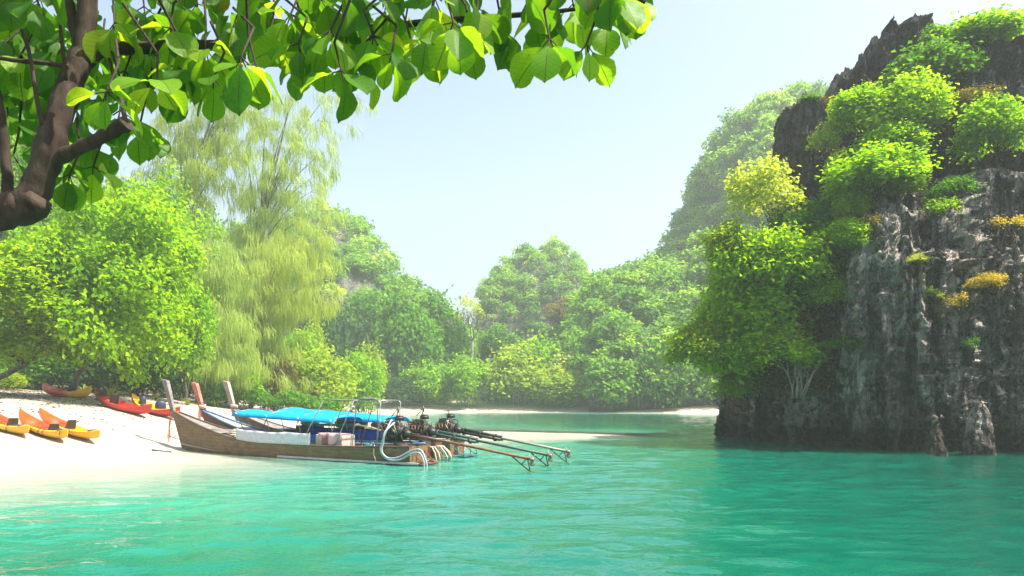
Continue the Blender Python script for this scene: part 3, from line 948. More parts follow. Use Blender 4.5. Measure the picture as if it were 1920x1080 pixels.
# ------------------------------------------------------------------ casuarinas: drooping feathery needles
def casuarina(label, foot, top, limbs, tufts, mat, seed, r0, spread=1.6, droop=1.0, per=55, strand=(0.7, 1.5)):
    """limbs: list of end points (world); tufts of hanging needle strands along every limb"""
    g = np.random.default_rng(seed)
    foot, top = Vector(foot), Vector(top)
    root = empty('casuarina_tree', foot, 0, label, 'tree', 'casuarina trees on the left shore')
    tr, lm = MB(), MB()
    axis = [foot.lerp(top, q) + Vector((math.sin(q * 5 + seed) * 0.25, 0, 0)) * (1 if 0 < q < 1 else 0) for q in np.linspace(0, 1, 10)]
    tr.tube([p - foot for p in axis], [r0 * (1 - 0.9 * q) + 0.015 for q in np.linspace(0, 1, 10)], 9)
    C = []
    for e in limbs:
        e = Vector(e)
        q = min(0.9, max(0.12, ((e.z - foot.z) / (top.z - foot.z)) * 0.62))
        s = foot.lerp(top, q)
        ln = (e - s).length
        mid = s.lerp(e, 0.5) + Vector((0, 0, ln * 0.12))
        pts = [s, s.lerp(mid, 0.5) + Vector((0, 0, ln * 0.02)), mid, mid.lerp(e, 0.5) + Vector((0, 0, ln * 0.03)), e]
        rr = r0 * 0.38
        lm.tube([p - foot for p in pts], [rr, rr * 0.75, rr * 0.5, rr * 0.3, rr * 0.1], 5)
        for _ in range(tufts):
            u = g.uniform(0.15, 1.03) ** 0.8
            k = min(3, int(u * 4)); w = u * 4 - k
            p = pts[k].lerp(pts[k + 1], min(w, 1.0))
            off = Vector(g.normal(size=3) * spread * (0.35 + 0.65 * u)); off.z = off.z * 0.6 - 0.2 * spread
            tip = p + off
            if g.random() < 0.35: lm.tube([p - foot, p.lerp(tip, 0.6) + Vector((0, 0, 0.15)) - foot, tip - foot], [0.02, 0.014, 0.006], 3, False)
            C.append((tip, off))
    n = len(C) * per
    cen = np.repeat(np.array([c[0] for c in C]), per, 0)
    off = unit(np.repeat(np.array([c[1] for c in C]), per, 0) * np.array([1, 1, 0.1]))
    st = cen + g.normal(size=(n, 3)) * np.array([0.30, 0.30, 0.22])
    dr = unit(off * g.uniform(0, 0.55, (n, 1)) + np.array([0, 0, -1.0]) * droop + g.normal(size=(n, 3)) * 0.30)
    L = g.uniform(*strand, n)[:, None]
    mid = st + dr * L * 0.5 + off * 0.06
    end = st + unit(dr + np.array([0, 0, -0.6])) * L
    sd = unit(np.cross(dr, g.normal(size=(n, 3)))) * g.uniform(0.016, 0.034, (n, 1))
    V = np.stack([st - sd * .5, st + sd * .5, mid + sd, mid - sd, end], 1).reshape(-1, 3) - np.array(foot)
    i = np.arange(0, n * 5, 5)
    Fc = np.concatenate([np.stack([i, i + 1, i + 2], 1), np.stack([i, i + 2, i + 3], 1), np.stack([i + 3, i + 2, i + 4], 1)])
    tr.build('trunk', BARKG, root); lm.build('branches', BARKG, root)
    link('needles', np_mesh('needles', V, Fc, mat), root)
    return root


Yc = 60
casuarina('tall airy casuarina with bare diagonal limbs against the sky', ground_at(250, 0, 62), P(420, 120, 62),
          [P(a, b, 62 + c) for a, b, c in ((300, 250, 1), (330, 180, -1), (390, 130, 0), (440, 180, 2), (470, 110, 0), (360, 300, -2), (270, 330, 2), (420, 260, 1), (480, 250, -2), (250, 400, 0), (320, 390, 1), (500, 160, 1), (410, 350, 2), (300, 130, 2), (230, 330, 0))],
          20, FEATHERG, 3, 0.24, 1.25, 1.0, 44, (0.8, 1.6))
casuarina('sunlit tall casuarina nearest the bright sky', ground_at(400, 0, 66), P(560, 130, 66),
          [P(a, b, 66 + c) for a, b, c in ((500, 200, 1), (560, 170, -1), (600, 220, 0), (620, 280, 2), (590, 330, 0), (520, 300, -2), (470, 330, 2), (610, 390, 1), (540, 400, -2), (480, 420, 0), (630, 170, 1), (575, 270, 1), (450, 250, 2), (600, 350, -1))],
          16, FEATHER, 5, 0.26, 1.6, 1.0, 44, (0.8, 1.7))
casuarina('yellowish weeping casuarina beside the large domed tree', ground_at(370, 0, 54), P(400, 430, 54),
          [P(a, b, 54 + c) for a, b, c in ((350, 470, 0), (400, 450, -2), (440, 480, 1), (370, 540, -1), (420, 560, 1), (450, 600, -1), (390, 620, 0), (470, 650, 1), (350, 600, 2), (500, 680, 0), (430, 520, 2), (420, 660, -2))],
          24, FEATHER, 7, 0.2, 1.2, 1.2, 46, (0.6, 1.3))
casuarina('green weeping casuarina with long drooping branches over the beach', ground_at(470, 0, 60), P(500, 430, 60),
          [P(a, b, 60 + c) for a, b, c in ((480, 470, 0), (540, 470, -2), (590, 480, 1), (620, 520, -1), (510, 540, 1), (560, 560, -1), (480, 600, 0), (530, 640, 1), (600, 450, 2), (520, 690, 0), (560, 430, 2), (470, 530, -2), (610, 560, 0))],
          22, FEATHERG, 9, 0.2, 1.35, 1.2, 46, (0.7, 1.5))

# bare grey tree left of the karst tower
root = empty('bare_tree', ground_at(884, 0, 110), 0, 'nearly leafless grey tree standing left of the karst tower', 'tree')
mt = MB(); g = random.Random(4)
b0 = root.location
def grow(mb_, p, d, L, r, lev):
    q = p + d * L
    mb_.tube([p, p.lerp(q, 0.5) + Vector((g.uniform(-1, 1), g.uniform(-1, 1), 0)) * L * 0.06, q], [r, r * 0.8, r * 0.62], 5, False)
    if lev == 0: return
    for _ in range(3 if lev > 1 else 4):
        nd = (d + Vector((g.uniform(-1, 1), g.uniform(-1, 1), g.uniform(-0.25, 0.7))) * 0.85).normalized()
        grow(mb_, q, nd, L * g.uniform(0.55, 0.8), r * 0.6, lev - 1)
mt.tube([(0, 0, -.3), (0.1, 0, 4), P(886, 640, 110) - b0], [0.28, 0.24, 0.2], 8)
mt.build('trunk', BARKG, root)
mb2 = MB()
for dx in (-0.7, -0.15, 0.4, 0.1):
    grow(mb2, P(886, 640, 110) - b0, Vector((dx, g.uniform(-.4, .4), 0.75)).normalized(), 2.0, 0.13, 4)
mb2.build('branches', BARKG, root)
cm = crown_arrays(91, 500, 0.07, 16, (0.08, 0.13), 1, True, 0.1, 0.6, 5)
link('crown', np_mesh('crown', cm[0], cm[1], PALEY), root, P(880, 590, 110) - b0, None, (5.0, 4.5, 6.5))

# ------------------------------------------------------------------ trees on the near cliff
CT = [
    # label, px, py, w, h, Y, crown, leaves, foot(px,py,dY)
    ('broad green tree crowning the very top of the cliff', 1838, 72, 150, 76, 32, 'dome1', BRIGHT, (1830, 130, 1)),
    ('green tree at the top right corner of the cliff', 1908, 72, 90, 66, 33, 'dome3', GREEN, (1915, 110, 1)),
    ('dark green tree in the cleft between the two black crags', 1748, 140, 150, 96, 31.5, 'dome2', GREEN, (1770, 200, 1.5)),
    ('small dark tree squeezed against the right side of the spiky crag', 1750, 82, 60, 56, 33, 'dome3', GREEN, (1755, 115, .5)),
    ('bright green round tree high on the cliff below the dark cleft tree', 1705, 210, 140, 116, 29.5, 'dome1', BRIGHT, (1712, 290, 1)),
    ('green tree at the foot of the spiky crag', 1612, 215, 100, 84, 30.5, 'dome3', BRIGHT, (1630, 270, 1)),
    ('lower green crown hanging beneath the bright green round tree', 1668, 270, 110, 76, 29.2, 'dome2', BRIGHT, (1680, 320, 1)),
    ('pale shrub at the right of the grey rock pillar', 1548, 265, 64, 78, 31, 'loose1', YELLOW, (1560, 320, .8)),
    ('light green shrub halfway down beside the grey rock pillar', 1582, 312, 70, 64, 30, 'loose2', YELLOW, (1592, 350, .8)),
    ('widest bright green tree spreading over the middle ledge of the cliff', 1640, 335, 160, 100, 28.2, 'dome1', BRIGHT, (1650, 395, 1)),
    ('small bright crown at the right end of the middle ledge', 1702, 350, 64, 40, 28, 'dome3', YELLOW, (1700, 385, 1)),
    ('green foliage tumbling from the left end of the middle ledge', 1595, 395, 64, 80, 28.6, 'dome2', BRIGHT, (1600, 420, .7)),
    ('dark green bush on the rock right of the middle ledge', 1785, 362, 84, 52, 27.2, 'dome2', GREEN, (1790, 390, .8)),
    ('bright yellow-green bush hanging down the rock face below the dark bush', 1767, 410, 78, 66, 26.8, 'dome3', BRIGHT, (1775, 430, .8)),
    ('big green tree clinging to the cliff at the right edge', 1862, 248, 124, 116, 27.8, 'dome1', BRIGHT, (1870, 310, 1.2)),
    ('olive shrub above the big tree at the right edge', 1820, 190, 100, 44, 29.5, 'loose2', OLIVE, (1830, 215, .8)),
    ('grey-green shrub in the dark gully beside the big right tree', 1775, 215, 90, 60, 30.2, 'loose1', FOREST, (1780, 245, .6)),
    ('brown dry shrub on top of the grey rock pillar', 1553, 205, 50, 42, 32.6, 'loose2', BROWN, (1555, 225, .5)),
    ('tiny dark shrub on the summit of the grey pillar', 1518, 190, 50, 20, 32.8, 'loose1', FOREST, (1518, 200, .4)),
    ('pale yellow open tree leaning out left of the grey rock pillar', 1430, 378, 140, 150, 30.2, 'loose2', PALEY, (1500, 500, 2.2)),
    ('lime green tree leaning over the water under the pale yellow tree', 1402, 520, 120, 130, 29.8, 'dome1', BRIGHT, (1470, 620, 2.0)),
    ('large bright green bush on the left shoulder of the cliff', 1425, 605, 130, 130, 29.6, 'dome2', BRIGHT, (1460, 680, 1.2)),
    ('yellow-green branch crown reaching furthest left over the lagoon', 1312, 652, 96, 80, 29.8, 'dome3', YELLOW, (1430, 720, 1.8)),
    ('green bush between the far-reaching crown and the cliff', 1372, 675, 100, 100, 29.8, 'dome1', BRIGHT, (1430, 735, 1.6)),
    ('drooping bush just above the dark rock foot of the cliff', 1385, 725, 64, 56, 30.2, 'dome2', YELLOW, (1410, 755, .8)),
    ('shaded green shrub behind the pale yellow tree', 1510, 450, 110, 100, 30.4, 'dome2', GREEN, (1530, 520, 1.2)),
    ('dark green thicket against the rock below the middle ledge', 1560, 480, 80, 110, 28.8, 'dome3', GREEN, (1570, 540, .9)),
    ('green shrub in the middle of the left shoulder', 1495, 545, 110, 90, 29.4, 'dome1', GREEN, (1510, 600, 1.1)),
    ('bright shrub at the edge of the bare rock wall', 1560, 555, 80, 60, 28.2, 'dome2', BRIGHT, (1570, 590, .8)),
    ('thin green shrub low on the edge of the rock wall', 1588, 648, 80, 30, 27.4, 'loose1', GREEN, (1595, 665, .5)),
    ('golden shrub sticking out of the rock wall', 1850, 532, 72, 38, 25.2, 'loose2', GOLD, (1868, 552, .6)),
    ('small golden sprig left of the golden shrub on the rock wall', 1800, 568, 44, 44, 25.2, 'sparse', GOLD, (1808, 592, .5)),
    ('small yellow sprig on the left edge of the rock wall', 1636, 430, 44, 60, 27.2, 'sparse', GOLD, (1642, 470, .6)),
    ('pale sprig on the ledge in the middle of the rock wall', 1705, 490, 62, 26, 25.9, 'loose1', PALEY, (1712, 506, .5)),
    ('tiny green tuft on the rock wall under the pale sprig', 1690, 560, 28, 30, 25.9, 'sparse', YELLOW, (1692, 575, .4)),
    ('green tuft in the centre of the rock wall', 1748, 552, 36, 34, 25.6, 'sparse', YELLOW, (1750, 570, .4)),
    ('yellow shrub at the right edge under the big tree', 1890, 420, 66, 34, 25.7, 'sparse', GOLD, (1900, 440, .6)),
    ('wispy green plant low on the right of the rock wall', 1822, 645, 40, 26, 25.3, 'sparse', GREEN, (1826, 660, .4)),
    ('dark bush at the left foot of the grey rock pillar', 1466, 318, 26, 34, 32, 'loose1', FOREST, (1474, 332, .4)),
    ('broad lime bush filling the gap right of the lime green leaning tree', 1470, 505, 130, 120, 29.0, 'dome1', BRIGHT, (1490, 560, 1.0)),
    ('low lime bush above the bare pale-stemmed shrub', 1455, 660, 110, 80, 28.9, 'dome3', BRIGHT, (1465, 705, .8)),
    ('pale lime crown just below the pale yellow open tree', 1372, 470, 84, 80, 30, 'dome3', YELLOW, (1440, 560, 1.8)),
    ('green bush at the waterside edge below the lime leaning tree', 1350, 590, 70, 80, 30.2, 'dome2', BRIGHT, (1420, 650, 1.5)),
    ('green bush on the rim of the rock wall left of the yellow sprig', 1590, 450, 70, 60, 27.6, 'dome1', BRIGHT, (1600, 480, .8)),
    ('green cushion between the pale yellow tree and the rock pillar', 1545, 405, 70, 60, 29.6, 'dome3', GREEN, (1555, 440, 1)),
]
for (lab, px, py, w, h, Y, key, mat, ft) in CT:
    if py > 430 and px < 1600: w *= 1.2; h *= 1.15
    if mat is BRIGHT and (px < 1500 or int(px) % 2): mat = LIME
    ptree('cliff_tree' if w > 60 else 'shrub', lab, 'tree' if w > 60 else 'shrub', px, py, w, h, Y, key, mat, ft, BARKG if mat in (PALEY,) else BARK, None, 'trees and shrubs on the near cliff')

root = empty('bare_shrub', P(1500, 738, 28.4), 0, 'bare pale-stemmed shrub on the left foot of the cliff', 'shrub')
g = random.Random(12)
for k in range(13):
    m = MB(); a = g.uniform(-0.65, 0.55)
    p0 = Vector((g.uniform(-.35, .35), g.uniform(-.2, .3), -0.2)); L = g.uniform(1.6, 3.0)
    pts = [p0 + Vector((a * L * q * (0.6 + 0.5 * q), -0.25 * q * L * g.uniform(.3, 1), L * q)) + Vector((g.uniform(-1, 1), 0, 0)) * 0.05 for q in np.linspace(0, 1, 6)]
    m.tube(pts, [0.032, 0.028, 0.024, 0.018, 0.012, 0.006], 5)
    for b in range(4):
        i = g.randint(2, 4); d = Vector((g.uniform(-1, 1), g.uniform(-.6, .2), g.uniform(.4, 1.2))).normalized() * g.uniform(.3, .7)
        m.tube([pts[i], pts[i] + d * .6, pts[i] + d + Vector((0, 0, .08))], [0.014, 0.01, 0.004], 4)
    m.build('stem', TWIG, root)
link('leaves', crown_mesh('sparse', YELLOW), root, (-0.3, -0.2, 1.7), None, (2.6, 1.0, 2.0))
# ivy-like growth over the shoulder of the cliff
G = np.array([[P(px, py, 29.6 - (px - 1400) / 200 * 1.6) for py in np.linspace(470, 740, 12)] for px in np.linspace(1400, 1590, 9)])
forest('undergrowth', G.reshape(-1, 3), grid_faces(9, 12), 120, 77, lambda p: p[:, 2] > 0, M_leaf('leaf_dry_mixed', (0.045, 0.07, 0.02), (0.17, 0.14, 0.05), 1.2, 0.35), (0.7, 1.5), None, 'dry tangled growth covering the left shoulder of the cliff')

# ================================================================== LONGTAIL BOATS
W_OLIVE = M_wood('weathered_olive_wood', (0.10, 0.058, 0.028), (0.25, 0.155, 0.075), (0.05, 0.045, 0.022), 1.0, True, (0.3, 2.5, 2.5), 0.5)
W_DARK = M_wood('dark_wet_wood', (0.05, 0.035, 0.025), (0.15, 0.105, 0.07), (0.02, 0.018, 0.012), 1.0, False)
W_GREY = M_wood('grey_weathered_wood', (0.12, 0.108, 0.10), (0.24, 0.22, 0.205), (0.07, 0.06, 0.05), 1.2, False, stain_amt=0.5)
W_PALE = M_wood('pale_beige_wood', (0.26, 0.21, 0.17), (0.42, 0.355, 0.295), (0.16, 0.12, 0.085), 1.2, False, stain_amt=0.4)
W_RED = M_wood('worn_red_paint', (0.30, 0.06, 0.04), (0.48, 0.13, 0.10), (0.50, 0.28, 0.20), 1.2, False, stain_amt=0.6)
W_BROWN = M_wood('brown_wood', (0.13, 0.065, 0.03), (0.32, 0.18, 0.09), (0.06, 0.035, 0.02), 1.0, True, stain_amt=0.7)
W_RUST = M_wood('reddish_brown_hull', (0.10, 0.03, 0.018), (0.22, 0.085, 0.04), (0.08, 0.04, 0.02), 1.0, True, stain_amt=0.6)
P_BLUE = M_plain('worn_blue_paint', (0.05, 0.17, 0.33), 0.45, 0, 0.4, 3)
P_WHITE = M_plain('dirty_white_paint', (0.46, 0.45, 0.42), 0.5, 0, 0.18, 4)
P_TEAL = M_plain('teal_paint', (0.03, 0.16, 0.17), 0.45, 0, 0.4, 3)
P_GREEN = M_plain('green_paint', (0.02, 0.30, 0.15), 0.45, 0, 0.3, 3)
STEEL = M_plain('galvanised_pipe', (0.33, 0.33, 0.34), 0.38, 0.7, 0.3, 10)
RUSTY = M_plain('rusty_steel', (0.20, 0.085, 0.045), 0.75, 0.2, 0.5, 8, 0.4)
DGREEN = M_plain('dark_green_steel', (0.05, 0.085, 0.065), 0.55, 0.3, 0.4, 8)
PALEM = M_plain('pale_grey_shaft', (0.20, 0.185, 0.15), 0.5, 0.3, 0.3, 8)
GREASE = M_plain('greasy_black_iron', (0.028, 0.027, 0.024), 0.42, 0.3, 0.6, 9, 0.5)
IRON = M_plain('dull_iron', (0.10, 0.09, 0.075), 0.5, 0.6, 0.5, 9, 0.4)
COPPER = M_plain('rusty_manifold', (0.075, 0.042, 0.026), 0.6, 0.4, 0.5, 9, 0.3)
ROPE = M_plain('dirty_rope', (0.50, 0.43, 0.32), 0.9, 0, 0.25, 20)
HOSE = M_plain('grey_plastic_hose', (0.30, 0.325, 0.36), 0.35, 0, 0.15, 20)
RUBBER = M_plain('black_rubber', (0.02, 0.02, 0.022), 0.6, 0, 0.3, 20)


def M_cloth(name, col, tr=0.25, wr=3.0):
    t = NT(name)
    v = t.pos((1, 1, 1), obj=True)
    n = t.noise(v, wr, 4, 0.6, 0.5)
    c = t.ramp(n, [(0.3, tuple(x * 0.82 for x in col)), (0.7, tuple(min(1, x * 1.12) for x in col))])
    p = t.n('BsdfPrincipled'); t.put(p.inputs['Base Color'], c); p.inputs['Roughness'].default_value = 0.85; p.inputs['Specular IOR Level'].default_value = 0.15
    t.t.links.new(t.bump(n, 0.35, 0.05), p.inputs['Normal'])
    tb = t.n('BsdfTranslucent'); t.put(tb.inputs['Color'], c)
    mx = t.n('MixShader'); mx.inputs[0].default_value = tr
    t.t.links.new(p.outputs[0], mx.inputs[1]); t.t.links.new(tb.outputs[0], mx.inputs[2])
    t.t.links.new(mx.outputs[0], t.out.inputs['Surface'])
    return t.m


TARP = M_cloth('blue_tarpaulin', (0.012, 0.42, 0.74), 0.4)
NAVY = M_cloth('navy_tarpaulin', (0.010, 0.055, 0.24), 0.15)
MIDBLUE = M_cloth('mid_blue_tarpaulin', (0.010, 0.13, 0.42), 0.15)
SACK = M_cloth('white_woven_sheet', (0.60, 0.62, 0.64), 0.2, 9)
PINK = M_cloth('faded_pink_cloth', (0.58, 0.38, 0.37), 0.15)
BEIGE = M_cloth('faded_beige_cloth', (0.50, 0.40, 0.34), 0.15)
ORANGE = M_cloth('orange_cloth', (0.75, 0.14, 0.02), 0.15)
YELC = M_cloth('yellow_cloth', (0.80, 0.45, 0.03), 0.15)
RIBBON = M_cloth('faded_orange_ribbon', (0.80, 0.30, 0.14), 0.4)
WHITEC = M_cloth('white_cloth', (0.72, 0.66, 0.62), 0.3)

BEAM = 0.64


def hull_fn(L):
    def b(u):
        f = min(1.0, (max(u, 0) / 5.0)) ** 0.62
        if u > L - 4: f *= 1 - 0.26 * ((u - L + 4) / 4) ** 2
        return max(0.035, BEAM * f)
    def g(u):
        return 0.47 + 1.12 * max(0, 1 - u / 5.6) ** 2.1 + 0.10 * max(0, (u - L + 4) / 4) ** 2
    def k(u):
        return -0.28 + 0.20 * max(0, 1 - u / 2.5) ** 2
    def x(u, z):
        return u - 0.40 * max(z + 0.1, 0) ** 1.15 * max(0, 1 - u / 3.2)
    return b, g, k, x


def longtail(label, bow, stern, L, hull_mat, prow_mat, deck_mat, gun_mat, shaft_mat, canopy=None, prow_h=1.25, sleeve=False, seed=1, group='longtail boats moored side by side', eng_u=1.15, shaft_len=4.0, prow_lean=0.5):
    bow, stern = Vector(bow), Vector(stern)
    d = (stern - bow); rz = math.atan2(d.y, d.x)
    root = empty('longtail_boat', (bow.x, bow.y, 0), rz, label, 'boat', group)
    b, g, k, x = hull_fn(L)
    rnd = random.Random(seed)
    us = list(np.linspace(0, 3, 16)) + list(np.linspace(3.4, L, 24))
    sec = lambda u, o=0.0: [(0, k(u)), (0.42 * b(u), k(u) + 0.01), (0.72 * b(u), k(u) + 0.10), (0.88 * b(u), k(u) + 0.30 * (g(u) - k(u)) + .04), (0.95 * b(u), k(u) + 0.62 * (g(u) - k(u))), (b(u), g(u))]
    m = MB()
    rows = []
    for u in us:
        s = sec(u)
        rows.append([Vector((x(u, z), -y, z)) for y, z in reversed(s)] + [Vector((x(u, z), y, z)) for y, z in s[1:]])
    m.grid(rows, True)
    inn = []
    th = 0.045
    for u in us:
        s = [(max(0.0, y - th) if y > 0 else 0, max(z + th, 0.07) if i < 3 else z) for i, (y, z) in enumerate(sec(u))]
        s[-1] = (max(0.01, b(u) - th), g(u))
        inn.append([Vector((x(u, z), -y, z)) for y, z in reversed(s)] + [Vector((x(u, z), y, z)) for y, z in s[1:]])
    m.grid(inn, True, True)
    nS = len(rows[0])
    for i in range(len(us) - 1):                         # the rim
        for c in (0, nS - 1):
            q = [rows[i][c], rows[i + 1][c], inn[i + 1][c], inn[i][c]]
            m.add(q, [(0, 1, 2, 3) if c else (3, 2, 1, 0)])
    m.add(rows[-1], [tuple(range(nS))]); m.add(rows[0], [tuple(reversed(range(nS)))])
    hull = m.build('hull', hull_mat, root)
    # transom inside face
    tm = MB(); tm.add([v + Vector((-0.04, 0, 0)) for v in inn[-1]], [tuple(reversed(range(nS)))]); tm.build('transom', W_DARK, root)
    gm = MB()
    for sgn in (-1, 1):
        gm = MB()
        pts = [Vector((x(u, g(u)), sgn * b(u), g(u) + 0.015)) for u in us]
        gm.tube(pts, 0.034, 6)
        gm.build('gunwale', gun_mat, root)
    # pale strake low on the aft half, both sides
    for sgn in (-1, 1):
        sm_ = MB()
        sm_.grid([[Vector((u, sgn * (0.90 * b(u) + o), zz)) for (o, zz) in ((0.0, 0.02), (0.07, 0.02), (0.07, 0.075), (0.0, 0.075))] for u in np.linspace(L * 0.52, L + 0.35, 14)], False, sgn < 0)
        sm_.build('rubbing_strake', P_WHITE, root, 0, 0.004)
    # fore deck, slightly crowned
    dk = MB()
    rowsd = []
    ud = list(np.linspace(0.1, 2.7, 12))
    for u in ud:
        rowsd.append([Vector((x(u, g(u)), y * (b(u) - 0.02), g(u) - 0.03 + 0.06 * b(u) * (1 - y * y))) for y in np.linspace(-1, 1, 7)])
    dk.grid(rowsd, False, True)
    dk.build('foredeck', deck_mat, root, 0, 0.02)
    # ribs along the inside
    for u in np.arange(3.2, L - 0.5, 0.72):
        for sgn in (-1, 1):
            r = MB()
            s = sec(u)
            r.grid([[Vector((u + o, sgn * (y - th - 0.005 - w_), max(z + (0.03 if i_ == 0 else 0), 0.1))) for (o, w_) in ((-.03, 0), (-.03, 0.035), (.03, 0.035), (.03, 0))] for i_, (y, z) in enumerate(s[2:])], False, sgn > 0)
            r.build('rib', deck_mat, root)
    for u in (3.9, 5.4, 6.9, 8.6):
        th_ = MB(); th_.box((u, 0, g(u) - 0.16), (0.26, 2 * b(u) - 0.14, 0.035)); th_.build('thwart', deck_mat, root, 0.006)
    fl = MB()
    for q in range(5):
        fl.box((L * 0.55, (q - 2) * 0.17, 0.10), (L * 0.62, 0.155, 0.02))
    fl.build('floor_boards', deck_mat, root)
    # prow post: rises from the stem, leans forward, widens towards the top
    pr = MB()
    rp = []
    z0 = g(0) - 0.35
    for q in np.linspace(0, 1, 9):
        z = z0 + (prow_h + 0.35) * q
        xx = x(0, g(0)) + 0.16 - 0.10 * q - prow_lean * q ** 1.2
        wf, wl = 0.12 + 0.05 * q, 0.048 + 0.030 * q
        rp.append([Vector((xx - wf, -wl * .8, z + 0.03)), Vector((xx + wf, -wl, z - 0.02)), Vector((xx + wf, wl, z - 0.02)), Vector((xx - wf, wl * .8, z + 0.03)), Vector((xx - wf, -wl * .8, z + 0.03))])
    pr.grid(rp, False, True)
    pr.add(rp[-1][:4], [(0, 1, 2, 3)]); pr.add(rp[0][:4], [(3, 2, 1, 0)])
    pr.build('prow_post', prow_mat, root, 0.014)
    # ---- engine on its pivot
    ue = L - eng_u
    en = empty('engine', (ue, 0, 0.98), 0); en.parent = root; en.scale = (1.25, 1.3, 1.25)
    e = MB(); e.box((0, 0, 0), (0.50, 0.30, 0.34)); e.box((0, 0, -0.20), (0.42, 0.22, 0.10)); e.box((-.05, .16, -.02), (.3, .06, .2)); e.box((.08, -.165, .03), (.22, .05, .16)); e.build('engine_block', GREASE, en, 0.02)
    e = MB(); e.box((0, 0.02, 0.21), (0.46, 0.16, 0.09), None, 0.9); e.box((0.0, 0.02, 0.275), (0.36, 0.11, 0.05), None, 0.85)
    for q in range(4): e.cyl((-.15 + q * .1, -.07, .26), (0, -.5, 1), 0.018, 0.1, 6)
    e.build('cylinder_head', IRON, en, 0.01)
    for (px_, pz, r_) in ((-0.28, -0.06, 0.11), (-0.28, 0.12, 0.07), (-0.28, 0.02, 0.05)):
        e = MB(); e.cyl((px_, 0.05 if r_ < .06 else 0, pz), (1, 0, 0), r_, 0.035, 16); e.cyl((px_ - .01, 0.05 if r_ < .06 else 0, pz), (1, 0, 0), r_ * .4, 0.06, 8); e.build('pulley', IRON, en)
    e = MB()
    for q in range(4):
        xx = -0.16 + q * 0.11
        e.tube([(xx, -0.16, 0.12), (xx + .01, -0.27, 0.13), (xx + .04, -0.31, 0.05), (0.16, -0.30, -0.06 - .01 * q)], 0.026, 7)
    e.tube([(0.10, -0.30, -0.06), (0.26, -0.30, -0.10), (0.36, -0.26, -0.02), (0.38, -0.24, 0.16)], 0.034, 8)
    e.build('exhaust_manifold', COPPER if seed != 1 else GREASE, en)
    e = MB(); e.cyl((0.10, 0.10, 0.35), (0, 0, 1), 0.12, 0.09, 16); e.cyl((.1, .1, .41), (0, 0, 1), 0.09, 0.03, 14); e.build('air_filter', GREASE, en)
    e = MB(); e.cyl((-0.10, -0.22, -0.12), (1, 0, 0), 0.075, 0.18, 12); e.cyl((-.10, -.22, -.12), (1, 0, 0), 0.082, 0.05, 12); e.build('alternator', IRON, en)
    e = MB(); e.cyl((0.30, 0, -0.02), (1, 0, 0), 0.17, 0.14, 16); e.tube([(.36, 0, -.02), (.46, 0, -.04), (.56, 0, -.06)], [.14, .10, .07], 12); e.build('bell_housing', GREASE, en)
    e = MB()
    for q in range(9):
        a = Vector((rnd.uniform(-.26, .25), rnd.uniform(-.2, .18), rnd.uniform(-.1, .26)))
        c2 = Vector((rnd.uniform(-.3, .38), rnd.uniform(-.34, .22), rnd.uniform(-.28, .30)))
        mdl = (a + c2) / 2 + Vector((rnd.uniform(-.12, .12), rnd.uniform(-.22, .05), rnd.uniform(0, .24)))
        e.tube([a, a.lerp(mdl, .6) + Vector((0, 0, .04)), mdl, mdl.lerp(c2, .5) + Vector((0, -.03, 0)), c2], rnd.uniform(0.010, 0.020), 6)
    e.build('hose', RUBBER, en)
    e = MB()
    for q in range(4):
        a = Vector((rnd.uniform(-.2, .25), -.18, rnd.uniform(0, .28))); c2 = Vector((rnd.uniform(.1, .42), rnd.uniform(-.3, -.1), rnd.uniform(-.2, .15)))
        e.tube([a, (a + c2) / 2 + Vector((0.05, -.1, .1)), c2], 0.009, 5)
    e.build('fuel_line', ROPE if seed != 2 else COPPER, en)
    e = MB()
    for yy in (-.15, .15):
        e.box((0.02, yy, -0.25), (0.95, 0.045, 0.045)); e.bar((-.4, yy, -.25), (-.4, yy * .8, .18), .016); e.bar((.42, yy, -.25), (.3, yy * .8, .1), .016)
    e.cyl((0.05, 0, -0.36), (0, 0, 1), 0.04, 0.42, 10); e.box((0.05, 0, -.52), (.16, .5, .06)); e.build('engine_cradle', IRON, en)
    hd = MB(); hd.tube([(-.35, .02, .0), (-.75, .02, .10), (-1.30, .02, .16)], 0.022, 7); hd.cyl((-1.28, .02, .16), (1, 0, .1), 0.03, .16, 8); hd.build('tiller', W_PALE if seed == 1 else IRON, en)
    lv = MB(); lv.bar((.02, .05, .25), (.10, .05, .62), .012); lv.bar((.10, .05, .62), (-.12, .05, .40), .010) if seed != 3 else None
    if seed != 3: lv.tube([(.10, .05, .50), (.10, .05, .66)], .022, 7)
    lv.build('lift_lever', IRON, en)
    # engine stand across the stern
    sd = MB(); sd.box((ue + .05, 0, g(ue) + 0.0), (0.2, 2 * b(ue) + .04, 0.09)); sd.box((ue + .45, 0, g(ue) - .02), (.12, 2 * b(ue) - .02, .07)); sd.build('engine_beam', W_DARK, root, 0.01)
    # ---- long tail
    p0, p1 = Vector((ue + 0.5, 0, 0.93)), Vector((L + shaft_len, 0, 0.34))
    ts = MB(); ts.tube([p0, p0.lerp(p1, 0.5) + Vector((0, 0, 0.015)), p1], 0.042, 10); tail = ts.build('tail_shaft', shaft_mat, root)
    dr = (p1 - p0).normalized()
    if sleeve:
        sl = MB()
        for yy, zz in ((0.075, 0.0), (-0.075, 0.0), (0, .09)):
            sl.tube([p0 + dr * 0.05 + Vector((0, yy, zz - 0.03)), p0 + dr * 1.85 + Vector((0, yy, zz - 0.03))], 0.052, 8)
        for q in (.3, 1.0, 1.6): sl.cyl(p0 + dr * q, dr, .135, .05, 12)
        sl.build('shaft_guard', DGREEN if seed == 2 else GREASE, root)
    else:
        sl = MB()
        for zz in (-.09, .05): sl.bar(p0 + Vector((0, 0, zz)), p0 + dr * 1.2 + Vector((0, 0, zz * .6)), .026, 7)
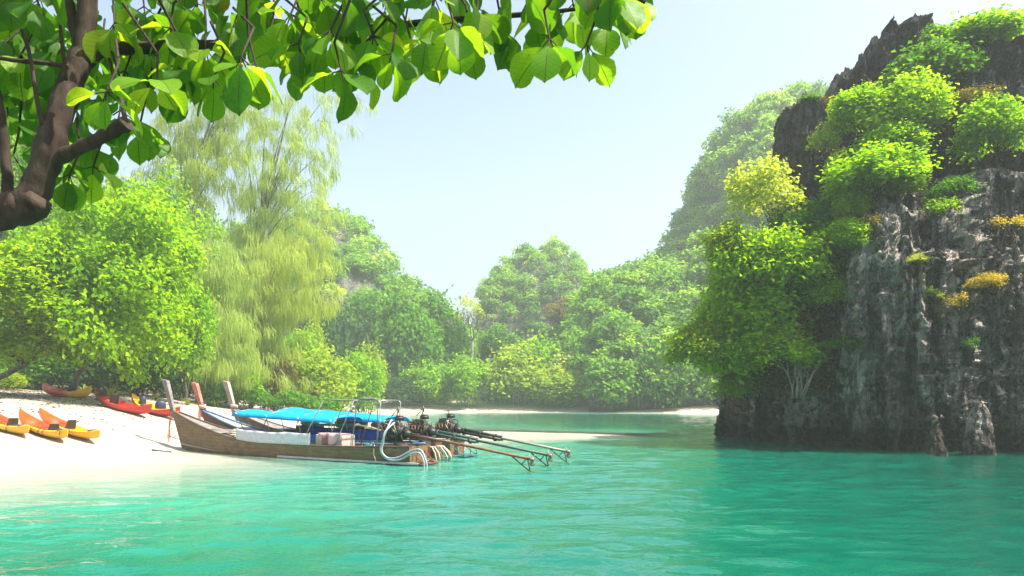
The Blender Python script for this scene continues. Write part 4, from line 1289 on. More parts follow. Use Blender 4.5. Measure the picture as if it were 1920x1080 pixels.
        sl.build('shaft_guard', IRON, root)
    pp = MB(); pp.cyl(p1 + dr * 0.05, dr, 0.045, 0.14, 10)
    for q in range(3):
        a = q * 2.094 + 0.5
        n_ = Vector((0, math.cos(a), math.sin(a))); t_ = dr.cross(n_).normalized()
        c0 = p1 + dr * 0.06
        pp.grid([[c0 + n_ * rr + t_ * (w_ * s_) + dr * (w_ * s_ * 0.6) for s_ in (-1, 0, 1)] for rr, w_ in ((0.03, .03), (0.10, .075), (0.165, .07), (0.20, .02))])
    pp.build('propeller', PALEM, root, 0, 0.012)
    sk = MB()
    a = p1 - dr * 0.62 + Vector((0, 0, -0.03)); tip = p1 + dr * 0.02 + Vector((0, 0, -0.36))
    sk.tube([a, a.lerp(tip, .85) + Vector((0, 0, -0.02)), tip, tip + Vector((.12, 0, 0.0))], 0.020, 6)
    sk.bar(p1 - dr * 0.10, tip + Vector((-.03, 0, .02)), 0.018); sk.bar(p1 - dr * 0.12, a.lerp(tip, .52), 0.015)
    sk.build('skeg', shaft_mat if seed != 1 else RUSTY, root)
    return root, b, g, x, rz, hull


bow1, st1 = Vector((-13.2, 27.4, 0)), Vector((-2.94, 21.5, 0))
dirb = (st1 - bow1).normalized()
L1 = (st1 - bow1).length
nrm_ = Vector((-dirb.y, dirb.x, 0))          # towards the far boats
st2, st3 = Vector((-2.62, 22.95, 0)), Vector((-1.95, 24.35, 0))
bow2 = Vector((-12.55, 28.6, 0)); bow3 = Vector((-11.75, 29.9, 0))

boat1, b1, g1, x1, rz1, hull1 = longtail('weathered brown longtail boat with a grey bow post and white sheet along its side', bow1, st1, L1, W_OLIVE, W_GREY, W_GREY, W_DARK, RUSTY, prow_h=1.22, seed=1, eng_u=1.0, shaft_len=4.0)
boat2, b2, g2, x2, rz2, hull2 = longtail('middle longtail boat with a red bow post and blue-edged sides under a blue canopy', bow2, st2, (st2 - bow2).length, W_RUST, W_RED, W_PALE, P_BLUE, DGREEN, prow_h=1.12, sleeve=True, seed=2, eng_u=.62, shaft_len=4.3)
boat3, b3, g3, x3, rz3, hull3 = longtail('farthest longtail boat with a pale beige bow post and a blue canopy', bow3, st3, (st3 - bow3).length, W_BROWN, W_PALE, W_GREY, W_PALE, PALEM, prow_h=1.22, sleeve=True, seed=3, eng_u=.5, shaft_len=4.3)
L2, L3 = (st2 - bow2).length, (st3 - bow3).length

# pale worn band and dark foot near the bow of the near boat
for sgn in (-1, 1):
    m = MB(); rws = []
    for u in np.linspace(0.02, 2.9, 14):
        lo, hi = 0.20 - .05 * u, 0.20 - .05 * u + 0.085 * (1 - u / 3.0)
        rws.append([Vector((x1(u, z), sgn * (b1(u) * (0.86 + 0.10 * min(1, max(0, z / g1(u) * 1.2))) + 0.012), z)) for z in (lo, hi)])
    m.grid(rws, True, sgn < 0)
    m.build('painted_band', W_PALE, boat1, 0, 0.006)


def canopy(root, b, g, u0, u1, z0, z1, posts, arch=True):
    w = 0.86
    rows = []
    n = 22
    for i in range(n + 1):
        u = u0 + (u1 - u0) * i / n
        zc = z0 + (z1 - z0) * i / n + 0.004 * math.sin(i * 1.3)
        sag = -0.008 * abs(math.sin(i / n * math.pi * 3)) 
        row = []
        for q in np.linspace(-1, 1, 15):
            zz = zc + 0.10 * (1 - q * q) + sag * (1 - abs(q)) - (0.13 if abs(q) > 0.99 else 0)
            row.append(Vector((u + 0.02 * math.sin(q * 7 + i), w * q if abs(q) < .99 else w * q * 1.01, zz + 0.003 * math.sin(i * 2.1 + q * 9))))
        rows.append(row)
    m = MB(); m.grid(rows, True)
    if arch:                                              # valance with an arched opening at the stern end
        last = rows[-1]
        m.grid([[p for p in last], [Vector((p.x + 0.02, p.y, min(p.z, zc + 0.17 - 0.33 * abs(p.y / w) ** 2.4))) for p in last]], True)
    cp = m.build('canopy', TARP, root, 0, 0.012)
    for u in posts:
        for sgn in (-1, 1):
            p = MB(); p.bar((u, sgn * (b(u) - 0.03), g(u) - 0.1), (u, sgn * w * .96, z0 + (z1 - z0) * (u - u0) / (u1 - u0) + .02), 0.016, 6); p.build('canopy_post', STEEL if sgn < 0 else RUSTY, root)
    for u in posts:
        p = MB(); zc = z0 + (z1 - z0) * (u - u0) / (u1 - u0)
        p.tube([(u, w * .96 * q, zc + 0.165 * (1 - q * q) - .03) for q in np.linspace(-1, 1, 9)], 0.014, 6); p.build('canopy_hoop', STEEL, root)
    return cp


canopy(boat2, b2, g2, 2.3, 7.6, 1.50, 1.30, (2.5, 4.2, 5.9, 7.5))
canopy(boat3, b3, g3, 2.9, 8.5, 1.56, 1.28, (3.1, 4.9, 6.7, 8.4))


def curtain(root, b, g, u0, u1, sgn, zt, zb, mat, name='side_curtain'):
    m = MB()
    m.grid([[Vector((u, sgn * (b(u) + 0.05 + 0.02 * math.sin(u * 9 + z * 3)), z)) for z in np.linspace(zb(u), zt(u), 6)] for u in np.linspace(u0, u1, 26)], True, sgn < 0)
    return m.build(name, mat, root, 0, 0.008)


curtain(boat3, b3, g3, 4.6, 8.6, -1, lambda u: 0.98 - .01 * u, lambda u: 0.36, NAVY)
curtain(boat2, b2, g2, 5.8, 8.9, 1, lambda u: 0.80, lambda u: 0.36, NAVY)
curtain(boat2, b2, g2, 6.4, 7.6, -1, lambda u: 0.72 + .03 * math.sin(u * 5), lambda u: 0.34, MIDBLUE)
# rails of the far boat in green and orange under the canopies
for (u0, u1, z, mat, nm) in ((4.4, 6.9, 1.03, P_GREEN, 'green_rail'),):
    m = MB(); m.box(((u0 + u1) / 2, -0.62, z), (u1 - u0, 0.05, 0.10)); m.build(nm, mat, boat3, 0.01)


def to_world(root, rz, v):
    return Vector((root.location.x, root.location.y, 0)) + Matrix.Rotation(rz, 3, 'Z') @ Vector(v)


def bundle(label, root, rz, c, size, mat, seed, name='bundle', cat='bundle', strapm=None, group=None):
    r = random.Random(seed)
    o = empty(name, to_world(root, rz, c), rz, label, cat, group)
    m = MB(); nu, nv = 16, 10; V = []
    m.blob((0, 0, size[2] / 2), (size[0] / 2, size[1] / 2, size[2] / 2), None, nu, nv, 0.55)
    m.v = [(a + .02 * math.sin(c_ * 40 + b_ * 23), b_ + .02 * math.sin(a * 31 + seed), c_ + .015 * math.sin(a * 37 + b_ * 29)) for a, b_, c_ in m.v]
    m.build('cover', mat, o)
    for q in (-.25, .25):
        s = MB(); s.tube([(q * size[0], math.cos(a) * size[1] * .47, size[2] * (.5 + .5 * math.sin(a))) for a in np.linspace(0, 2 * math.pi, 14)], 0.012, 5, False); s.build('cord', strapm or RUBBER, o)
    return o


bundle('orange bundle stacked under the blue canopy of the farthest boat', boat3, rz3, (6.1, 0.15, 0.88), (1.5, .6, .34), ORANGE, 3, group='bundles under the canopies')
bundle('short orange bundle at the stern end of the farthest canopy', boat3, rz3, (7.75, 0.1, 0.86), (.9, .6, .30), ORANGE, 5, group='bundles under the canopies')
bundle('yellow bundle at the bow end beneath the farthest canopy', boat3, rz3, (3.9, 0.1, 0.95), (.8, .5, .28), YELC, 7, group='bundles under the canopies')
for (c_, s_) in (((6.1, .1, .40), (1.6, .7, .48)), ((7.75, .1, .38), (1.0, .7, .48)), ((3.9, .1, .50), (.9, .7, .45))):
    m = MB(); m.box((c_[0], c_[1], c_[2] + s_[2] / 2), s_); m.build('seat_box', W_DARK, boat3, .02)

# near boat: white sheet along the side, pink cloths over a box, pipe frame, tank, hoses, ropes
sh = MB()
us_ = np.linspace(3.95, 7.75, 30)
sh.grid([[Vector((u, -(b1(u) + 0.035 + 0.012 * math.sin(u * 11 + z * 8)), g1(u) + 0.02 + (0.40 + .012 * math.sin(u * 4)) * z)) for z in np.linspace(0, 1, 6)] for u in us_], True)
sh.build('side_sheet', SACK, boat1, 0, 0.012)
for u in (3.95, 5.2, 6.5, 7.72):
    m = MB(); m.bar((u, -b1(u) + .02, g1(u) - .1), (u, -b1(u) + .01, g1(u) + .44), .02, 6); m.build('sheet_stake', W_GREY, boat1)
cb = empty('cloth_box', to_world(boat1, rz1, (8.45, -.18, g1(8.5) - .06)), rz1, 'pink and beige cloths draped over a box on the near boat', 'cloth')
m = MB(); m.box((0, 0, .22), (1.2, .62, .44)); m.build('box', BEIGE, cb, .03)
m = MB(); m.grid([[Vector((u, -.34 - .03 * math.sin(u * 14), .50 - q * (.30 + .12 * math.sin(u * 5 + 1))) if q > 0 else Vector((u, .1, .475))) for q in (0, .02, .3, .6, .85, 1)] for u in np.linspace(-.42, .62, 22)], True); m.build('pink_cloth', PINK, cb, 0, .012)
m = MB(); m.grid([[Vector((u, -.375 - .02 * math.sin(u * 20), .44 - q * .42)) for q in (0, .3, .6, 1)] for u in np.linspace(-.22, .0, 8)], True); m.build('red_cloth', M_cloth('dull_maroon_cloth', (.22, .11, .11), .1), cb, 0, .01)


def pipe(parent, pts, r=0.018, mat=STEEL, name='frame_pipe'):
    m = MB(); m.tube(pts, r, 7); return m.build(name, mat, parent)


fu0, fu1, zt = 7.55, 10.6, 2.02
for (u_, lean) in ((7.3, .95), (8.85, .75)):
    for sgn in (-1, 1):
        pipe(boat1, [(u_, sgn * b1(u_), g1(u_)), (u_ + lean, sgn * .5, zt)], .017, STEEL if sgn < 0 else RUSTY)
pipe(boat1, [(8.25, -.5, zt), (9.6, -.5, zt - .02)], .022, W_GREY); pipe(boat1, [(8.25, .5, zt), (9.6, .5, zt - .02)], .018, W_GREY)
pipe(boat1, [(8.25, -.5, zt), (8.25, .5, zt)], .018); pipe(boat1, [(9.6, -.5, zt - .02), (9.6, .5, zt - .02)], .018)
for sgn in (-1, 1):
    pipe(boat1, [(9.6 + .0, sgn * b1(9.7), g1(9.7)), (9.72, sgn * .5, zt - .06), (9.78, sgn * .5, zt), (10.62, sgn * .5, zt - .02), (10.70, sgn * .5, zt - .08), (10.66, sgn * .5, 1.3), (10.6, sgn * b1(10.6), g1(10.6))], .016)
pipe(boat1, [(9.78, -.5, zt), (9.78, .5, zt)], .016); pipe(boat1, [(10.62, -.5, zt - .02), (10.62, .5, zt - .02)], .016)
# folded cloth roll lying on the pipe frame
m = MB(); m.tube([(9.8, -.5, zt + .03), (10.1, -.5, zt + .02), (10.4, -.5, zt + .03), (10.6, -.5, zt)], [.03, .045, .04, .03], 8); m.build('rolled_cover', W_GREY, boat1)
tk = empty('fuel_can', to_world(boat1, rz1, (10.0, -.25, g1(10) - .20)), rz1, 'small teal and brown fuel can beside the near engine', 'can')
m = MB(); m.cyl((0, 0, .19), (0, 0, 1), .15, .24, 16); m.build('body', P_TEAL, tk); m = MB(); m.cyl((0, 0, .03), (0, 0, 1), .153, .09, 16); m.build('base_band', RUSTY, tk); m = MB(); m.cyl((.05, 0, .33), (0, 0, 1), .04, .05, 10); m.build('cap', RUBBER, tk)
eu = L1 - 1.0
for o_ in (0, .085):
    m = MB(); yy = -b1(L1 - .8) - .10 - o_ * .6
    pts = [(eu + .12 + o_, -.22, 1.36 - o_ * .8), (eu + .20 + o_, -.40, 1.34 - o_), (eu + .20, yy, 1.0), (eu + .06 + o_, yy, .70), (eu + .02 + o_, yy - .02, .40), (eu + .30 + o_ * .5, yy, .16 + o_ * .6), (eu + .75, yy + .02, .17 + o_), (eu + 1.15, yy + .06, .36 + o_), (eu + 1.45 + o_, yy + .08, .40 + o_ * 1.2), (eu + 1.60 + o_ * 1.6, yy + .09, .18), (eu + 1.62 + o_ * 1.8, yy + .09, -.05)]
    # smooth the run of the hose
    Q = []
    V_ = [Vector(p) for p in pts]
    for i in range(len(V_) - 1):
        p0, p1, p2, p3 = V_[max(i - 1, 0)], V_[i], V_[i + 1], V_[min(i + 2, len(V_) - 1)]
        for q in np.linspace(0, 1, 6, endpoint=False):
            Q.append(0.5 * (2 * p1 + (p2 - p0) * q + (2 * p0 - 5 * p1 + 4 * p2 - p3) * q * q + (3 * p1 - p0 - 3 * p2 + p3) * q ** 3))
    m.tube(Q + [V_[-1]], [.028 + .003 * (i % 2) for i in range(len(Q) + 1)], 9); m.build('cooling_hose', HOSE, boat1)
m = MB(); yy = -b1(L1 - 1.4) - .06
m.tube([(L1 - 1.35, yy + .1, g1(L1) + .02), (L1 - 1.28, yy - .02, .30), (L1 - 1.15, yy - .06, .08), (L1 - .8, yy - .05, .02)], .013, 6); m.build('stern_rope', ROPE, boat1)
m = MB()
for yy in (-.3, .3): m.bar((L1 - .02, yy, .42), (L1 + .42, yy, .03), .02); m.bar((L1 + .2, yy, .1), (L1 + .42, yy, .03), .02)
m.box((L1 + .2, 0, .035), (.55, .9, .03)); m.build('stern_step', W_RUST, boat1)
# coiled rope over the stern of the middle boat and the frame behind the far boat
for q in range(7):
    m = MB(); a = (q - 3) * .09
    m.tube([(L2 + .0, a, .46), (L2 + .16 + .03 * (q % 3), a * 1.2, .44), (L2 + .34 + .04 * (q % 2), a * 1.5, .26), (L2 + .40 + .05 * (q % 3), a * 1.6, .08), (L2 + .36, a * 1.5, -.06)], .024, 6)
    m.build('rope_loop', ROPE, boat2)
m = MB()
for yy in (-.4, .4):
    m.bar((L3, yy, .40), (L3 + .55, yy, .05), .016); m.bar((L3 + .55, yy, .3), (L3 + .55, yy, .0), .018); m.bar((L3 + .3, yy, .36), (L3 + .3, yy, 0), .014)
m.box((L3 + .3, 0, .045), (.66, .95, .03)); m.build('stern_step', P_TEAL, boat3)
m = MB(); m.grid([[Vector((u, -(b3(u) * .93) - .015, z)) for z in (-.1, .2)] for u in np.linspace(L3 - 3, L3, 6)], False, True); m.build('teal_boot_stripe', P_TEAL, boat3, 0, .01)

# cloths and ribbons tied round the bows
def wrap(root, xf, gf, mat, z, turns, name='bow_cloth', r=.035, w=.16, seed=1):
    rr = random.Random(seed)
    m = MB()
    pts = [Vector((xf(0, z) + .14 + w * math.cos(a), (.09 + .01 * rr.random()) * math.sin(a), z + .05 * a / 6.28 + .02 * math.sin(a * 2))) for a in np.linspace(0, 6.28 * turns, int(14 * turns))]
    m.tube(pts, r, 6); m.build(name, mat, root)


wrap(boat2, x2, g2, PINK, g2(0) + .03, 2, seed=2); wrap(boat2, x2, g2, WHITEC, g2(0) + .12, 1.5, r=.025, seed=4)
wrap(boat3, x3, g3, PINK, g3(0) + .06, 2, r=.04, seed=3); wrap(boat1, x1, g1, ORANGE, g1(0) - .12, 1.2, r=.018, seed=5)
rr = random.Random(9)
for i in range(7):
    m = MB(); x0 = x1(0, g1(0)) - .05 + rr.uniform(-.06, .06); y0 = rr.uniform(-.08, .06); ln = rr.uniform(1.0, 1.3); sw = rr.uniform(-.14, .02)
    m.grid([[Vector((x0 - .04 * q + sw * q, y0 + .02 * math.sin(q * 6 + i), g1(0) - .12 - ln * q)) + Vector((w_, 0, 0)) for w_ in (-.011, .011)] for q in np.linspace(0, 1, 8)], True)
    m.build('ribbon', RIBBON, boat1, 0, .003)
for i in range(4):
    m = MB(); m.tube([(x2(0, g2(0)) + .05 * i, -.11, g2(0) + .02), (x2(0, g2(0)) - .02 + .05 * i, -.13, g2(0) - .25), (x2(0, g2(0)) + .04 * i, -.12, g2(0) - .55)], .012, 5); m.build('ribbon', RIBBON, boat2)
# clutter lying in the bow of the near boat
cl = MB(); rr = random.Random(3)
cl.tube([(2.9 + .25 * math.cos(a) + .02 * a, -.05 + .2 * math.sin(a), .62 + .012 * a) for a in np.linspace(0, 22, 70)], .022, 6)
coil = cl.mesh('rope_coil', ROPE)
o = link('rope_coil', coil, None, to_world(boat1, rz1, (0, 0, 0)), (0, 0, rz1)); tag(o, 'pale rope coil lying behind the foredeck of the near boat', 'rope')
cl = MB(); cl.blob((3.5, -.3, .38), (.28, .16, .12), None, 12, 8, .8)
o = link('bag', cl.mesh('bag', SACK), None, to_world(boat1, rz1, (0, 0, 0)), (0, 0, rz1)); tag(o, 'small whitish bag inside the near boat beside the white sheet', 'bag')
m = MB(); m.bar((1.9, -.35, g1(2) - .02), (2.9, .2, g1(2.4) + .02), .02); m.build('boat_hook', W_PALE, boat1)

# mooring ropes
def rope(label, pts, r=0.014, sag=0.15):
    pts = [Vector(p) for p in pts]; m = MB()
    Q = []
    for a, b_ in zip(pts[:-1], pts[1:]):
        for q in np.linspace(0, 1, 10, endpoint=False): Q.append(a.lerp(b_, q) - Vector((0, 0, sag * math.sin(q * math.pi))))
    m.tube(Q + [pts[-1]], r, 5); o = link('mooring_rope', m.mesh('mooring_rope', ROPE)); tag(o, label, 'rope')


def onland(px, py, Y):
    p = P(px, py, Y); return Vector((p.x, p.y, tz(p.x, p.y) + .02))


rope('thin mooring rope running from the near bow across the sand to the kayaks', [to_world(boat1, rz1, (x1(0, .5) + .05, 0, .55)), onland(240, 800, 28.5), onland(160, 790, 31)])
rope('mooring rope from the red-posted bow up the beach', [to_world(boat2, rz2, (x2(0, 1.3), 0, g2(0) - .05)), onland(330, 752, 36), onland(270, 745, 42)])
rope('mooring rope from the pale-posted bow towards the bushes', [to_world(boat3, rz3, (x3(0, 1.3), 0, g3(0) - .05)), onland(385, 745, 41), onland(330, 742, 45)])

# ================================================================== KAYAKS
def M_kayak(name, ca, cb_, edge=0.0, soft=0.25):
    t = NT(name)
    sep = t.n('SeparateXYZ', Vector=t.n('TexCoord').outputs['Object'])
    n = t.noise(t.pos((1, 1, 1), obj=True), 3.0, 4)
    f = t.n('MapRange', Value=t.math('ADD', sep.outputs['X'], t.math('MULTIPLY', t.math('SUBTRACT', n, .5), .5)))
    f.inputs[1].default_value = edge - soft; f.inputs[2].default_value = edge + soft
    c = t.mix(f.outputs[0], ca, cb_)
    sc = t.ramp(t.noise(t.pos((.4, 6, 6), obj=True), 9, 5), [(.58, (0, 0, 0)), (.75, (1, 1, 1))])
    c = t.mix(t.math('MULTIPLY', sc, .25), c, (.55, .38, .22))
    t.bsdf(c, 0.38, 0, t.bump(n, .1, .02), .45)
    return t.m


K_OY = M_kayak('orange_yellow_plastic', (.70, .055, .004), (.80, .42, .004), .1)
K_RY = M_kayak('red_yellow_plastic', (.58, .012, .012), (.80, .42, .01), .7)
K_RED = M_kayak('dark_red_plastic', (.24, .010, .010), (.56, .018, .012), -.2, 1.0)
K_MAG = M_kayak('magenta_red_plastic', (.50, .02, .06), (.55, .016, .03), 0)
K_HATCH = M_plain('grey_hatch_rubber', (.07, .07, .075), .55, 0, .5, 20)
K_SEAT = M_plain('black_seat_pad', (.022, .02, .024), .65, 0, .4, 14)


def kayak(label, a, b_, mat, L=4.2, bw=.38, seats=(0.35,), hatch=True, deckmat=None, group='kayaks pulled up on the beach', straps=(), lift=0.0, zs=1.15):
    """a: far tip, b_: near tip (world)"""
    a, b_ = Vector(a), Vector(b_)
    c = (a + b_) / 2; d = b_ - a
    za = (tz(a.x, a.y) + tz(c.x, c.y) * 2 + tz(b_.x, b_.y)) / 4 + lift
    pitch = math.atan2(tz(b_.x, b_.y) - tz(a.x, a.y), math.hypot(d.x, d.y))
    root = empty('kayak', (c.x, c.y, za + .0), 0, label, 'kayak', group)
    root.rotation_euler = (0, -pitch, math.atan2(d.y, d.x))
    if 'back row' in group: root.scale = (1.0, 1.2, 1.55)
    else: root.scale = (1, 1, zs)
    H = L / 2
    n = 34
    rows, rows2 = [], []
    for i in range(n + 1):
        q = -1 + 2 * i / n
        x_ = H * q
        w = bw * max(0.0, (1 - abs(q) ** 2.1)) ** .95 + .016
        rock = .26 * abs(q) ** 2.6
        kz, gz = .0 + rock * .75 + .05 * abs(q) ** 8, .21 + rock
        hullp = [(w, gz), (w * 1.02, gz - .05), (w * .88, kz + .09), (w * .5, kz + .015), (w * .12, kz)]
        rows.append([Vector((x_, y, z)) for y, z in hullp] + [Vector((x_, -y, z)) for y, z in reversed(hullp)])
        well = 1 if -.52 < q < .62 else 0
        dp = .14 * well * min(1, min(q + .52, .62 - q) / .10) if well else 0
        crown = .045 * (1 - abs(q))
        rows2.append([Vector((x_, w * y, gz + cz)) for y, cz in ((1, 0), (.86, .025), (.66, .02 - dp * .55), (.45, crown * (1 - well) - dp), (0, crown * (1 - well) - dp), (-.45, crown * (1 - well) - dp), (-.66, .02 - dp * .55), (-.86, .025), (-1, 0))])
    m = MB(); m.grid(rows, True, True); m.add(rows[0], [tuple(range(10))]); m.add(rows[-1], [tuple(reversed(range(10)))]); m.build('hull', mat, root)
    m = MB(); m.grid(rows2, True); m.build('deck', deckmat or mat, root)
    for s in seats:
        st = empty('seat', (s * H, 0, .14), 0); st.parent = root
        m = MB(); m.box((0, 0, .02), (.38, .36, .05)); m.build('seat_pad', K_SEAT, st, .02)
        m = MB(); m.box((.20, 0, .19), (.05, .40, .32), Matrix.Rotation(R(18), 3, 'Y'), .8); m.build('backrest', K_SEAT, st, .03)
        for sg in (-1, 1):
            m = MB(); m.tube([(.20, sg * .19, .22), (-.05, sg * .27, .17), (-.38, sg * .31, .09)], .012, 5); m.build('strap', RUBBER, st)
    if hatch:
        m = MB()
        q = .76; w = bw * (1 - q ** 2.4) ** .8
        m.blob((H * q, 0, .21 + .26 * q ** 2.6 + .03), (.27, w * .78, .045), Matrix.Rotation(R(-14), 3, 'Y'), 18, 6, .8); m.build('hatch_cover', K_HATCH, root)
    for q in straps:
        w = bw * (1 - abs(q) ** 2.4) ** .8 + .02; rk = .26 * abs(q) ** 2.6
        m = MB(); m.tube([(H * q, -w * .9, .06 + rk), (H * q, -w * 1.03, .16 + rk), (H * q + .03, -w * .98, .235 + rk), (H * q + .04, 0, .275 + rk), (H * q + .03, w * .98, .235 + rk), (H * q, w * 1.03, .16 + rk)], .011, 5); m.build('bungee_cord', RUBBER, root)
    # moulded foot wells
    for q in (-.30, -.22, -.14, -.06):
        m = MB(); m.box((H * q, 0, .115), (.05, bw * .62, .03)); m.build('foot_ridge', mat, root, .008)
    return root


def land(px, Y): return ((px - 960) / F * Y, Y, 0)


kayak('leftmost orange and yellow kayak cut off by the edge of the picture', land(-40, 27.4), land(54, 24.8), K_OY, 4.6, .40, (.30,), True, None, 'orange and yellow kayaks in the front row', (.55,))
kayak('orange and yellow kayak with dark cords across its bow, between two others', land(35, 27.6), land(126, 24.9), K_OY, 4.6, .40, (.38,), True, None, 'orange and yellow kayaks in the front row', (.32, .46, .88))
kayak('orange and yellow kayak closest to the boats with an upright black seat', land(68, 28.2), land(190, 25.6), K_OY, 4.7, .38, (.02,), True, None, 'orange and yellow kayaks in the front row', ())
kayak('red kayak with a yellow end lying highest on the left of the beach', land(72, 39.6), land(178, 37.4), K_RY, 4.4, .36, (.15,), False, None, 'red kayaks in the back row')
kayak('long dark red kayak with two black seats in front of the spiky plant', land(164, 36.6), land(298, 33.2), K_RED, 5.2, .40, (-.80, -.35), True, None, 'red kayaks in the back row')
kayak('magenta kayak with a yellow deck behind the grey bow post', land(238, 38.0), land(345, 34.6), K_MAG, 5.0, .40, (), False, M_kayak('yellow_orange_plastic', (.80, .40, .01), (.75, .16, .01), 1.0), 'red kayaks in the back row')
for (px, Y, lab, h_) in ((268, 36.9, 'dark navy dry bag standing on the magenta kayak', .62), (301, 36.0, 'round navy blue bag on the magenta kayak next to the grey bow post', .66)):
    p = Vector(land(px, Y)); p.z = tz(p.x, p.y) + .16
    o = empty('dry_bag', p, .4, lab, 'bag')
    m = MB(); m.blob((0, 0, h_ * .5), (.17 if px < 290 else .27, .17, h_ * .5), None, 14, 10, .75); m.build('body', M_plain('navy_bag_%d' % px, (.015, .02, .055), .5, 0, .5, 9, .4), o)
    m = MB(); m.tube([(-.1, 0, h_ * .96), (-.06, 0, h_ * 1.1), (.06, 0, h_ * 1.1), (.1, 0, h_ * .96)], .018, 6); m.build('handle', RUBBER, o)
    m = MB(); m.tube([(-.17, -.1, h_ * .3), (-.05, -.20, h_ * .55), (-.08, -.1, h_ * .9)], .02, 6); m.build('strap', RUBBER, o)

# spiky plants at the top of the beach
SPIKE = M_leaf('leaf_spiky', (.10, .15, .02), (.34, .36, .06), 1.3, .4)
def spiky(label, px, Y, r, n, seed):
    p = Vector(land(px, Y)); p.z = tz(p.x, p.y)
    root = empty('spiky_plant', p, 0, label, 'plant', 'spiky plants at the top of the beach')
    g = random.Random(seed)
    for i in range(n):
        a = i * 2.4 + g.uniform(-.2, .2); el = R(g.uniform(20, 80)); L = r * g.uniform(.7, 1.1)
        m = MB(); d = Vector((math.cos(a), math.sin(a), 0)); s = Vector((-d.y, d.x, 0))
        rows = []
        for q in np.linspace(0, 1, 6):
            c_ = d * (L * q * math.cos(el) + .15 * L * q * q) + Vector((0, 0, .1 + L * q * math.sin(el) - .38 * L * q * q))
            w = .05 * (1 - q ** 2) * (.6 + q) + .003
            rows.append([c_ - s * w + Vector((0, 0, .012)), c_, c_ + s * w + Vector((0, 0, .012))])
        m.grid(rows, True); m.build('leaf', SPIKE, root)
    m = MB(); m.tube([(0, 0, -.1), (0, 0, .2)], [.09, .07], 8); m.build('stem', BARK, root)
spiky('large spiky pale green plant between the red kayaks', 206, 41.5, 1.25, 30, 1)
spiky('smaller spiky plant left of the large one', 158, 43.5, .95, 20, 2)
spiky('low spiky tuft behind the grey bow post', 292, 46, .8, 16, 3)
spiky('small spiky tuft at the beach edge right of the grey bow post', 350, 46.5, .7, 14, 4)

# fallen branches on the far beach, sticks on the near one
def log(label, pts, r, seed, mat=BARKG, name='driftwood'):
    m = MB(); g = random.Random(seed)
    pts = [Vector(p) for p in pts]
    m.tube(pts, [r * (1 - .6 * i / len(pts)) for i in range(len(pts))], 7)
    for i in range(1, len(pts)):
        d = Vector((g.uniform(-1, 1), g.uniform(-.4, .4), g.uniform(.2, .8))) * r * 9
        m.tube([pts[i], pts[i] + d * .5, pts[i] + d + Vector((0, 0, -.05))], [r * .4, r * .3, r * .1], 5)
    o = link(name, m.mesh(name, mat)); tag(o, label, 'driftwood')
def fz(px, Y, dz=.1):
    x_ = (px - 960) / F * Y; return (x_, Y, max(tz(x_, Y), 0) + dz)
log('grey fallen tree lying along the left of the far beach', [fz(770, 102), fz(810, 101.5, .3), fz(840, 101.2, .25), fz(868, 100.4, .05)], .16, 1)
log('thin bare branch on the far beach below the dark bush', [fz(735, 103), fz(765, 102.5, .4), fz(800, 102, .2)], .12, 2)
log('brown stick lying on the sand between the bows', [fz(397, 33, .04), fz(418, 32.6, .06)], .035, 3, BARK)
log('dark stick washed up on the wet sand by the near bow', [fz(285, 26.0, .03), fz(322, 25.7, .04)], .03, 4, BARK)

# ================================================================== OVERHANGING TREE NEAR THE CAMERA
def M_bigleaf(name, lo, hi, tr=1.7, tmix=.5):
    t = NT(name)
    oi = t.n('ObjectInfo'); g = t.n('NewGeometry')
    uv = t.n('TexCoord').outputs['UV']
    sp = t.n('SeparateXYZ', Vector=uv)
    u = t.math('ABSOLUTE', t.math('SUBTRACT', sp.outputs[0], .5))
    f = t.math('ADD', t.math('MULTIPLY', oi.outputs['Random'], .7), t.math('MULTIPLY', t.noise(t.pos(obj=True), 14, 4), .3))
    c = t.ramp(f, [(.1, lo), (.9, hi)])
    sp_ = t.ramp(t.noise(t.pos((1, 1, 1), obj=True), 9, 3, .5), [(.66, (0, 0, 0)), (.70, (1, 1, 1))])
    old = t.ramp(oi.outputs['Random'], [(.80, (0, 0, 0)), (.86, (1, 1, 1))])
    c = t.mix(t.math('MULTIPLY', old, .25), c, (.30, .30, .02))
    c = t.mix(t.math('MULTIPLY', sp_, .7), c, (.16, .09, .02))
    # midrib and side veins
    w = t.math('SINE', t.math('MULTIPLY', t.math('SUBTRACT', sp.outputs[1], t.math('MULTIPLY', u, .55)), 50))
    vein = t.ramp(w, [(.90, (0, 0, 0)), (1.0, (1, 1, 1))])
    rib = t.n('MapRange', Value=u); rib.inputs[1].default_value = .03; rib.inputs[2].default_value = .012
    v = t.math('MAXIMUM', t.math('MULTIPLY', vein, .5), rib.outputs[0], True)
    c = t.mix(t.math('MULTIPLY', v, .45), c, (.16, .22, .05))
    tc = t.mix(1.0, t.mix(t.math('MULTIPLY', v, .85), c, (.012, .03, .003)), (tr * 1.25, tr * 1.15, tr * .4), 'MULTIPLY')
    p = t.n('BsdfPrincipled'); t.put(p.inputs['Base Color'], c); p.inputs['Roughness'].default_value = .5; p.inputs['Specular IOR Level'].default_value = .3
    t.t.links.new(t.bump(v, .25, .004), p.inputs['Normal'])
    tb = t.n('BsdfTranslucent'); t.put(tb.inputs['Color'], tc)
    mx = t.n('MixShader'); mx.inputs[0].default_value = tmix
    t.t.links.new(p.outputs[0], mx.inputs[1]); t.t.links.new(tb.outputs[0], mx.inputs[2])
    t.t.links.new(mx.outputs[0], t.out.inputs['Surface'])
    return t.m


BIGLEAF = M_bigleaf('leaf_broad', (.020, .10, .006), (.21, .36, .016), 2.0, .6)
BARKN = M_bark('bark_near', (.028, .018, .013), (.105, .075, .055), 14.0)


